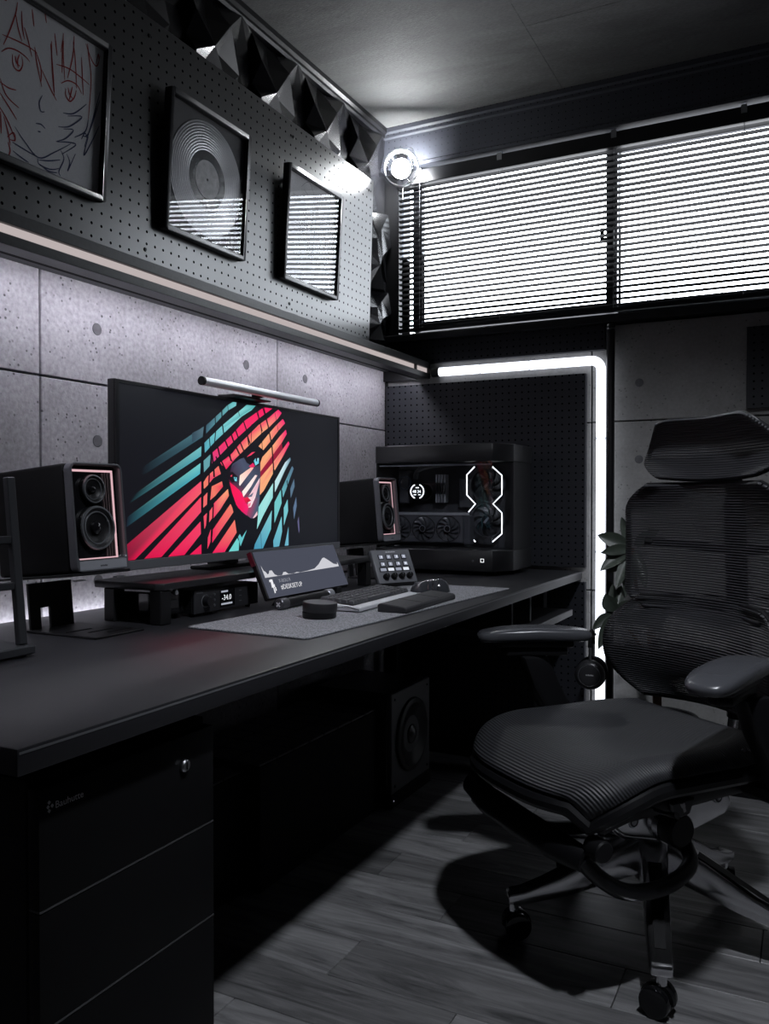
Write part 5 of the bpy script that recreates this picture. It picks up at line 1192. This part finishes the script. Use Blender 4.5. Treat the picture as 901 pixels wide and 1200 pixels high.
armrest(-1, .140, .262, R(-25), .142, .0); armrest(1, .072, .288, R(24), .165, .06)
cyl_ = build('arm_pivot', MB().cyl((-.03, .17, .452), (-.03, .235, .452), .026, n=24), chrome, ch, bevel=.004, **L)

# headphones on a hook fixed to the desk's lower shelf
HY = 2.62
hc = at_y(691, 791, HY)
hk = build('headphone_hook', MB().tube([(.780, HY + .03, .581), (.800, HY + .03, .572), (.86, HY + .03, .556), (hc.x + .004, HY + .03, .552), (hc.x + .012, HY + .03, .562)], .0035, 8), steel, dk)
hp = thing('headphones', 'black headphones with round ear cups hanging below the desk end', 'headphones', (hc.x, HY + .03, hc.z - .05))
hn = Vector((.10, -.995, 0)).normalized(); hx = Vector((.995, .10, 0)).normalized()
for k, off in enumerate((0.0, .082)):
    c = hc - hn * off; nn = hn if k == 0 else -hn
    cup = build('ear_cup', MB().lathe([(0, .016), (.022, .016), (.036, .013), (.043, .007), (.0465, .000), (.0465, -.008), (.042, -.012), (0, -.012)], c, nn, 40), mat('cup_black', (.030, .030, .033), .32), hp)
    build('ear_pad', MB().lathe([(.020, -.0122), (.042, -.0124), (.048, -.018), (.046, -.026), (.030, -.029), (.020, -.024)], c, nn, 36), blackm, cup)
    build('cup_groove', MB().lathe([(.0325, .0144), (.0335, .0155), (.0345, .0140)], c, nn, 36), mgrey, cup)
    if k == 0: build('cup_print', dashes(frame_matrix(c + hn * .0165 - hx * .010, hx, (0, 0, 1)), .024, .0050), mat('cup_print', (.4, .4, .41), .5), cup, smooth=0)
    build('yoke', MB().tube([c + Vector((0, 0, .046)), c + Vector((0, 0, .086))], .0045, 8), steel, cup)
build('head_band', MB().tube([hc - hn * .041 + hn * .041 * math.cos(a) + Vector((0, 0, .086 + .046 * math.sin(a))) for a in [R(q) for q in range(0, 181, 12)]], .0065, 8), blackm, hp)

# ================================================================ potted plant behind the chair
pt = thing('potted_plant', 'dark green leafy plant in a black pot behind the chair', 'plant', (1.09, 2.78, 0))
PB = Vector((1.085, 2.80, 0))
build('pot', MB().lathe([(0, .0008), (.085, .0008), (.100, .02), (.118, .27), (.124, .275), (.124, .29), (.112, .29), (.110, .26), (0, .255)], PB, (0, 0, 1), 32), mat('pot_black', (.018, .018, .02), .5, noise=(80, .2)), pt)
build('soil', MB().lathe([(0, .262), (.109, .260)], PB, (0, 0, 1), 24), mat('soil', (.03, .022, .016), .95, bump=(90, .8)), pt)
nodeA, nodeB = at_y(741, 643, 2.76), at_y(719, 719, 2.72)
bark = mat('bark_brown', (.10, .055, .035), .8, noise=(60, .3))
build('trunk', MB().tube(curve([tuple(PB + Vector((0, 0, .255))), tuple(PB + Vector((-.004, -.01, .40))), tuple(PB + Vector((-.02, -.02, .56)))], 4), .014, 10), bark, pt)
build('branch', MB().tube(curve([tuple(PB + Vector((-.02, -.02, .55))), tuple(PB + Vector((-.06, -.03, .68))), tuple(nodeA)], 4), .006, 8), bark, pt)
build('branch', MB().tube(curve([tuple(PB + Vector((-.012, -.015, .45))), tuple(PB + Vector((-.07, -.05, .55))), tuple(nodeB)], 4), .005, 8), bark, pt)
leafm = mat('leaf_dark_green', (.050, .064, .050), .42, noise=(30, .25))
def leaf(a, b, w, droop, roll=0.0):
    a, b = Vector(a), Vector(b); d = b - a; Ln = d.length; d.normalize(); side_ = d.cross(Vector((0, -1, .25))).normalized()
    side_ = Matrix.Rotation(roll, 3, d) @ side_; nrm = side_.cross(d).normalized(); mb = MB(); n = 9; vs = []
    for i in range(n + 1):
        q = i / n; ww = 1.35 * w * (math.sin(PI * min(1, q ** .85)) ** .8) * (1 if q < .98 else .02) + .0004
        c = a + d * Ln * q + Vector((0, 0, -droop * Ln * (q * q - q) * -1.0)) + nrm * .0
        c = a + d * Ln * q + Vector((0, 0, droop * Ln * (q - q * q)))
        for s_ in (-1, -.5, 0, .5, 1): vs.append(c + side_ * ww * s_ + nrm * (abs(s_) * ww * .35))
    fs = [(i * 5 + j, i * 5 + j + 1, (i + 1) * 5 + j + 1, (i + 1) * 5 + j) for i in range(n) for j in range(4)]
    vs2 = [p - nrm * .0008 for p in vs]; k = len(vs)
    mb.add(vs + vs2, fs + [tuple(k + i for i in reversed(f)) for f in fs])
    return mb
def PXY(p, y): return at_y(p[0], p[1], y)
for (p0, p1, w, dr, yy) in (((737, 640), (700, 627), .018, .10, 2.74), ((738, 643), (704, 648), .013, .12, 2.70), ((738, 645), (703, 669), .017, .10, 2.71), ((739, 646), (712, 672), .015, .05, 2.78), ((739, 648), (722, 690), .014, .0, 2.69), ((741, 648), (733, 700), .015, .0, 2.73), ((744, 646), (757, 690), .014, .05, 2.71), ((743, 640), (772, 622), .015, .1, 2.74),
                            ((740, 640), (728, 606), .013, .1, 2.80), ((719, 717), (709, 696), .018, .05, 2.70), ((717, 720), (694, 738), .013, .28, 2.69), ((718, 721), (701, 761), .014, .15, 2.68), ((720, 719), (748, 706), .015, .15, 2.70), ((721, 716), (728, 686), .014, .05, 2.76), ((720, 714), (718, 684), .012, .05, 2.74), ((722, 720), (742, 738), .013, .2, 2.68)):
    near = PXY(p0, (nodeA if p0[1] < 680 else nodeB).y); build('leaf', leaf(near, PXY(p1, yy), w, dr, random.uniform(-.4, .4)), leafm, pt, smooth=60)
